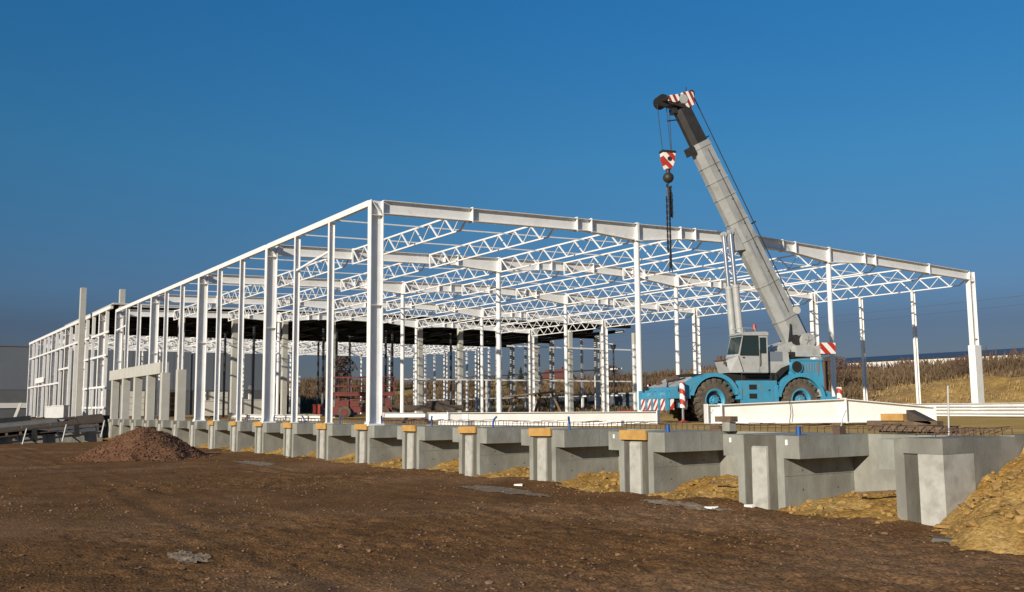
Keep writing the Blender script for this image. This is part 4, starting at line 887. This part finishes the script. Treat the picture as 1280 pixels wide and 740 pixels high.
# short white wall stubs in the far hall
for x, y, h in ((-80, 24.5, 4.6), (-80, 27.6, 4.8), (-78, 33.5, 4.9), (-70, 18.3, 3.4)):
    o = MB().box(-.15, .15, -.15, .15, 0, h).box(-.3, .3, -.3, .3, 0, .05).build('short_post', 'steel_white'); o.location = (x, y, -.08); tag(o, 'short white steel post standing free in the far hall', 'steel post', 'free posts in the far hall')
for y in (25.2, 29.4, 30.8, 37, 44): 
    o = MB().cyl((0, 0, 0), (0, 0, 9.1), .13, n=10).build('shaded_post', 'container_and_shade'); o.location = (-57, y-8, -.08); tag(o, 'thin post under the dark roof deck, darkened as if shaded', 'post', 'dark posts under the roof deck')  # dark colour stands for the shade under the deck
# dark wall panels behind the pad
o = empty('panel_wall', (-62, 58.5, -.1)); tag(o, 'low dark blue-grey panel wall behind the right rear columns', 'wall')
for k in range(8): MB().box(-8.6+k*2.15, -8.6+k*2.15+2.1, 0, .2, 0, 2.25).build('panel', 'container_and_shade', o)
MB().box(-8.7, 8.8, -.05, .25, 2.26, 2.36).build('coping', 'steel_grey', o)
# flood lamp pole behind the front inner column
o = empty('lamp_pole', (-41.0, 45.5, -.1)); tag(o, 'dark lamp pole with a round head among the rear columns', 'lamp pole'); MB().cyl((0, 0, 0), (0, 0, 6.9), .08, n=10).build('pole', 'black_metal', o); MB().bar((0, 0, 6.9), (-1.2, -1.0, 7.1), .12, .1).build('arm', 'steel_white', o); MB().cyl((0, 0, 6.4), (0, 0, 6.85), .18, .3, n=12).build('head', 'black_metal', o)
o = empty('lamp_pole', (-20.5, 42.6, -.1)); tag(o, 'short grey post with a dark round cap beside the right rear columns', 'lamp pole'); MB().cyl((0, 0, 0), (0, 0, 5.2), .12, n=10).build('pole', 'steel_grey', o); MB().cyl((0, 0, 5.0), (0, 0, 5.35), .25, .2, n=12).build('head', 'black_metal', o)
o = inst('end_post', MB().box(-.1, .1, -.12, .12, 0, 6.2).mesh('end_post', 'steel_white'), None, (-31.8, 40.4, -.1)); tag(o, 'white steel post shorter than its neighbours on the rear right line', 'steel post')
# ================================================================== left side: raised ground, retaining wall and formwork
def up_side(X, Y): return X+50.6
heightfield('raised_ground', spaced([(-400, -160, 20), (-160, -100, 3), (-100, -38, .6)]), spaced([(-300, -60, 20), (-60, -14, 2), (-14, 2.44, .4)]), lambda X, Y: -.22+.05*fbm(X*.3, Y*.3, 3)-.9*sstep(-1.5, -10, Y)*sstep(-72, -52, X), 'dirt', keep=lambda X, Y: up_side(X, Y) < -1.0)
RW = empty('retaining_wall', (-49.6, -.1, 0), R(-90)); RW.rotation_euler[1] = .045; RW.scale = (1, -1, 1); tag(RW, 'low grey retaining wall of concrete panels beside the brown yard', 'retaining wall')
for k in range(15): MB().box(.3+k*2.0, .3+k*2.0+1.97, -.15, .15, -2.6, -.95-.01*k).build('panel', 'concrete', RW)
FW = empty('formwork_deck', (-49.6, -.1, .72), R(-90)); FW.rotation_euler[1] = .095; FW.scale = (1, -1, 1); tag(FW, 'dark sloping formwork deck with white sheeting above the low retaining wall', 'formwork')
for k in range(15):
    x0 = .2+k*2.0
    sg = .045*x0*0
    MB().hexa([(x0, -.55, -1.0), (x0+1.96, -.55, -1.0), (x0+1.96, .9, -.42), (x0, .9, -.42)], [(x0, -.55, -.9), (x0+1.96, -.55, -.9), (x0+1.96, .9, -.30), (x0, .9, -.30)]).build('deck_panel', 'formwork', FW)
    MB().box(x0+.05, x0+.22, -.62, -.45, -1.28, -.86).box(x0+1.0, x0+1.17, -.62, -.45, -1.28, -.86).build('bearer', 'timber_old', FW)
MB().box(.2, 30, -.66, -.60, -.98, -.86).box(.2, 30, -.66, -.60, -1.32, -1.22).build('ledger', 'formwork', FW)
MB().hexa([(3.5, -.25, -.87), (30, -.25, -.87), (30, .05, -.75), (3, .05, -.74)], [(3.5, -.25, -.80), (30, -.25, -.80), (30, .05, -.66), (3, .05, -.66)]).build('white_sheet', 'sheet_white', FW)
MB().hexa([(3.6, .15, -.66), (30, .1, -.66), (30, .6, -.4), (3.6, .6, -.4)], [(3.6, .3, -.38), (30, .2, -.12), (30, .75, -.02), (3.6, .75, -.30)]).build('side_form', 'formwork_grey', FW)
MB().box(5.4, 30, .9, 1.2, -.3, .10).build('dark_beam', 'tarp', FW)
for x in (.8, 3.6, 6.4, 9.5, 13): MB().bar((x, -1.5, -2.1), (x-.5, -.6, -.85), .07, .07).build('brace', 'steel_grey', FW); MB().bar((x+.1, -1.3, -2.1), (x+.2, -.6, -1.2), .07, .07).build('brace', 'black_metal', FW)
for x in (2.2, 5.2, 8.2): MB().box(x, x+.35, -.75, -.5, -1.9, -.9).build('prop', 'black_metal', FW)
for x, y, s in ((2.6, .2, 1.0), (5.0, .4, .8), (.9, .3, .7)):
    c = FW.matrix_basis
    pts = []; 
o = stones('tarp_heap', [(-50.9, -.9, -.05), (-50.6, -2.1, -.1), (-51.2, -.2, .0), (-50.4, -3.0, -.2)], [1.1, .9, .8, .7], 'tarp', flat=.5, rs=3); del o['kind']; tag(o, 'crumpled black tarpaulin heaped on the formwork near the lintel', 'tarpaulin')
o = MB().hexa([(-1, -.1, 0), (-.4, -.1, 0), (-.4, .1, 0), (-1, .1, 0)], [(.1, -.1, 3.2), (.7, -.1, 3.2), (.7, .1, 3.2), (.1, .1, 3.2)]).build('leaning_slab', 'precast'); o.location = (-100.5, -.9, -.2); o.scale = (.6, .6, .6); o.rotation_euler = (0, 0, R(60)); tag(o, 'pale slab leaning at the far end of the white frame', 'slab')
# ================================================================== buildings behind
WH = empty('warehouse', (-118, 0, 0)); tag(WH, 'large plain grey warehouse behind the far white frame', 'building')
MB().box(-60, 0, -110, 38.8, 3.7, 9.75).build('wall', 'cladding', WH)
MB().box(-59.9, -.06, -109.9, 38.7, -.5, 3.7).build('plinth', 'cladding_low', WH)
MB().box(-.05, .12, -60, 2.2, 1.15, 1.85).build('base_band', 'cladding_white', WH)
MB().box(-60.1, .1, -110.1, 38.9, 9.76, 9.95).build('roof_edge', 'cladding', WH)
for y in (16.5, 24.5, 29.5): MB().box(.0, .12, y-.06, y+.06, 0, 9.7).build('downpipe', 'cladding_low', WH)
for y in range(-104, 38, 6): MB().box(.0, .015, y-.03, y+.03, 3.75, 9.7).build('seam', 'cladding_low', WH)
MB().box(.0, .35, -14.5, -13.8, 4.9, 5.4).build('wall_lamp', 'black_metal', WH)
BL = empty('long_hall', (0, 150, 0)); tag(BL, 'long low hall with dark blue roof and white walls on the horizon', 'building')
MB().box(-94, 160, 0, 40, 3, 9.3).build('wall', 'cladding_white', BL); MB().hexa([(-94.5, -.6, 9.3), (160.5, -.6, 9.3), (160.5, 40.6, 9.3), (-94.5, 40.6, 9.3)], [(-94.3, 0, 10.2), (160, 0, 10.2), (160, 40, 10.4), (-94.3, 40, 10.4)]).build('roof', 'roof_blue', BL)
for x in range(-90, 150, 12): MB().box(x, x+3, -.05, 0, 6.2, 8.2).build('window', 'glass', BL)
HS = empty('house', (-148, 116, 5.4), R(25)); HS.scale = (.8, .8, .8); tag(HS, 'small house with red roof on the rise beyond the frames', 'house')
MB().box(-3.5, 3.5, -3, 3, -2, 2.4).build('wall', 'brush_pale', HS); MB().hexa([(-4, -3.6, 2.4), (4, -3.6, 2.4), (4, 3.6, 2.4), (-4, 3.6, 2.4)], [(-3.9, -.1, 5.0), (3.9, -.1, 5.0), (3.9, .1, 5.0), (-3.9, .1, 5.0)]).build('roof', 'roof_red', HS); MB().box(1, 1.6, -.3, .3, 4.3, 5.7).build('chimney', 'roof_red', HS)
for x in (-2, .8): MB().box(x, x+1.1, -3.05, -3.0, .6, 1.8).build('window', 'glass', HS)
# ================================================================== power line
PL = empty('power_line', (0, 120, 0)); tag(PL, 'overhead power line with thin cables crossing behind the frames', 'power line')
for x in (-225, 75):
    z0 = 7; p = MB().cyl((x, 0, 4), (x, 0, 19.5), .16, .11, n=8).build('pole', 'wire', PL); MB().box(x-.1, x+.1, -.9, .9, 18.9, 19.1).build('crossarm', 'wire', p)
for y, dz in ((-.8, 0), (.8, -1.05)):
    pts = []
    for k in range(41):
        t = k/40; pts.append((-225+300*t, y, 19.0+dz-3.4*(1-(2*t-1)**2)))
    MB().tube(pts, .028, 5).build('cable', 'wire', PL)
# ================================================================== vegetation
def brush(name, pts, hmin, hmax, nb, wd, m, spread=.8, rs=1):
    rg = np.random.RandomState(rs); pts = np.asarray(pts); n = len(pts)
    base = np.repeat(pts, nb, 0)+np.concatenate([rg.normal(0, spread, (n*nb, 2)), np.zeros((n*nb, 1))], 1)
    h = np.repeat(rg.uniform(hmin, hmax, n), nb)*rg.uniform(.45, 1.0, n*nb)
    lean = rg.normal(0, .28, (n*nb, 2))*h[:, None]
    a = rg.uniform(0, 6.28, n*nb); w_ = wd*rg.uniform(.5, 1.3, n*nb); ox = np.cos(a)*w_; oy = np.sin(a)*w_
    V = np.empty((n*nb, 4, 3))
    V[:, 0] = base+np.stack([ox*.5, oy*.5, -.15+0*a], -1); V[:, 1] = base-np.stack([ox*.5, oy*.5, .15+0*a], -1)
    V[:, 2] = base+np.stack([lean[:, 0]*.55-ox, lean[:, 1]*.55-oy, h*.65], -1); V[:, 3] = base+np.stack([lean[:, 0], lean[:, 1], h], -1)
    i = np.arange(n*nb)*4
    F = np.concatenate([np.stack([i, i+1, i+2], -1), np.stack([i, i+2, i+3], -1)])
    me = bpy.data.meshes.new(name); me.from_pydata(V.reshape(-1, 3).tolist(), [], F.tolist()); me.materials.append(MATS[m]); me.update()
    o = bpy.data.objects.new(name, me); col.objects.link(o); o['kind'] = 'stuff'; return o
def scatter(n, x0, x1, y0, y1, rg, clump=.05):
    x = rg.uniform(x0, x1, n); y = rg.uniform(y0, y1, n); k = fbm(x*clump, y*clump, 3)+rg.uniform(-.3, .3, n) > -.05
    x, y = x[k], y[k]; return np.stack([x, y, land_h(x, y)], -1)
rg = np.random.RandomState(21)
brush('dry_brush', scatter(800, -40, 23.5, 86, 106, rg), .5, 1.3, 26, .06, 'brush', rs=1)
brush('dry_brush', scatter(2900, -190, -30, 58, 104, rg), .7, 1.9, 24, .08, 'brush', rs=2)
brush('dry_brush', scatter(1500, -210, -122, 15, 90, rg), .8, 2.4, 22, .10, 'brush', rs=3)
brush('dry_grass', scatter(2200, -40, 23.5, 64, 86, rg), .15, .45, 14, .04, 'grass_dry', rs=4, spread=.5)
brush('dry_grass', scatter(1300, -190, -20, 84, 125, rg), .5, 1.0, 16, .08, 'brush_pale', rs=5)
brush('dry_grass', scatter(900, -120, -20, 47, 60, rg), .3, .7, 16, .05, 'brush_pale', rs=6)
brush('dry_grass', scatter(500, -30, 23.5, 84, 116, rg), .3, .9, 18, .06, 'brush_pale', rs=7)
brush('dry_brush', scatter(900, -260, 20, 118, 140, rg), 1.0, 3.0, 18, .12, 'twig', rs=8)
bxx, byy = rg.uniform(24.2, 60, 500), rg.uniform(84, 106, 500); brush('dry_brush', np.stack([bxx, byy, bank_h(bxx, byy)], -1), .8, 1.9, 22, .06, 'brush', rs=9)
def tree(x, y, h, rw, kind, label, rs):
    z = float(land_h(np.array(float(x)), np.array(float(y)))); o = empty('tree' if kind != 'conifer' else 'conifer_tree', (x, y, z-.1)); tag(o, label, 'tree', 'trees on the rise behind the site')
    rg = np.random.RandomState(rs); mb = MB().cyl((0, 0, 0), (0, 0, h*.9), h*.022, h*.006, n=8)
    for k in range(16):
        a = rg.uniform(0, 6.28); z0 = h*rg.uniform(.25, .8); l = rw*(1-z0/h*.6); mb.cyl((0, 0, z0), (math.cos(a)*l*.8, math.sin(a)*l*.8, z0+l*.5), h*.008, h*.003, n=5)
    mb.build('trunk', 'twig', o)
    n = 3000; t = rg.rand(n); a = rg.uniform(0, 6.28, n)
    if kind == 'conifer': zz = h*(.12+.88*t); r = rw*(1-t)**.9*np.sqrt(rg.rand(n))*(1+.25*np.sin(t*40))
    else:
        zz = h*(.3+.7*t); r = rw*np.sqrt(np.clip(1-((t-.45)/.56)**2, 0, 1))*rg.rand(n)**.4*(.8+.4*np.sin(a*3+rs)*np.cos(t*9))
    c = np.stack([r*np.cos(a), r*np.sin(a), zz], -1); s_ = h*.016
    V = (c[:, None, :]+rg.normal(0, s_, (n, 3, 3))).reshape(-1, 3)
    me = bpy.data.meshes.new('crown'); me.from_pydata(V.tolist(), [], [(3*i, 3*i+1, 3*i+2) for i in range(n)]); me.materials.append(MATS['evergreen' if kind == 'conifer' else 'twig']); me.update()
    q = bpy.data.objects.new('crown', me); col.objects.link(q); q.parent = o
tree(-158, 66, 12, 3.4, 'bare', 'tall pointed reddish bare tree seen past the red scissor lift', 1)
tree(-150, 61, 6.5, 2.6, 'bare', 'low bare tree beside the tall pointed one', 2)
for k, (x, y, h, w_, kd, lab) in enumerate([(-150, 96, 7, 2.0, 'conifer', 'dark conifer on the rise left of the red-roofed house'), (-144, 100, 4.5, 1.1, 'conifer', 'small narrow conifer on the rise'), (-141, 101, 5.0, 1.2, 'conifer', 'narrow conifer beside the small one on the rise'), (-137, 103, 5.2, 1.3, 'conifer', 'third narrow conifer on the rise, closest to the house'),
        (-92, 86, 4.4, 2.8, 'bare', 'bare rounded tree behind the rear wall rails'), (-52, 82, 3.6, 2.6, 'bare', 'bare shrubby tree behind the crane nose'), (-42, 80, 4.0, 2.8, 'bare', 'bare shrubby tree behind the crane cab'), (-62, 90, 3.4, 2.6, 'bare', 'low bare tree behind the right rear columns'), (-30, 88, 2.6, 2.4, 'bare', 'bare bush behind the crane counterweight')]):
    tree(x, y, h, w_, kd, lab, 10+k)
bpy.context.view_layer.update()
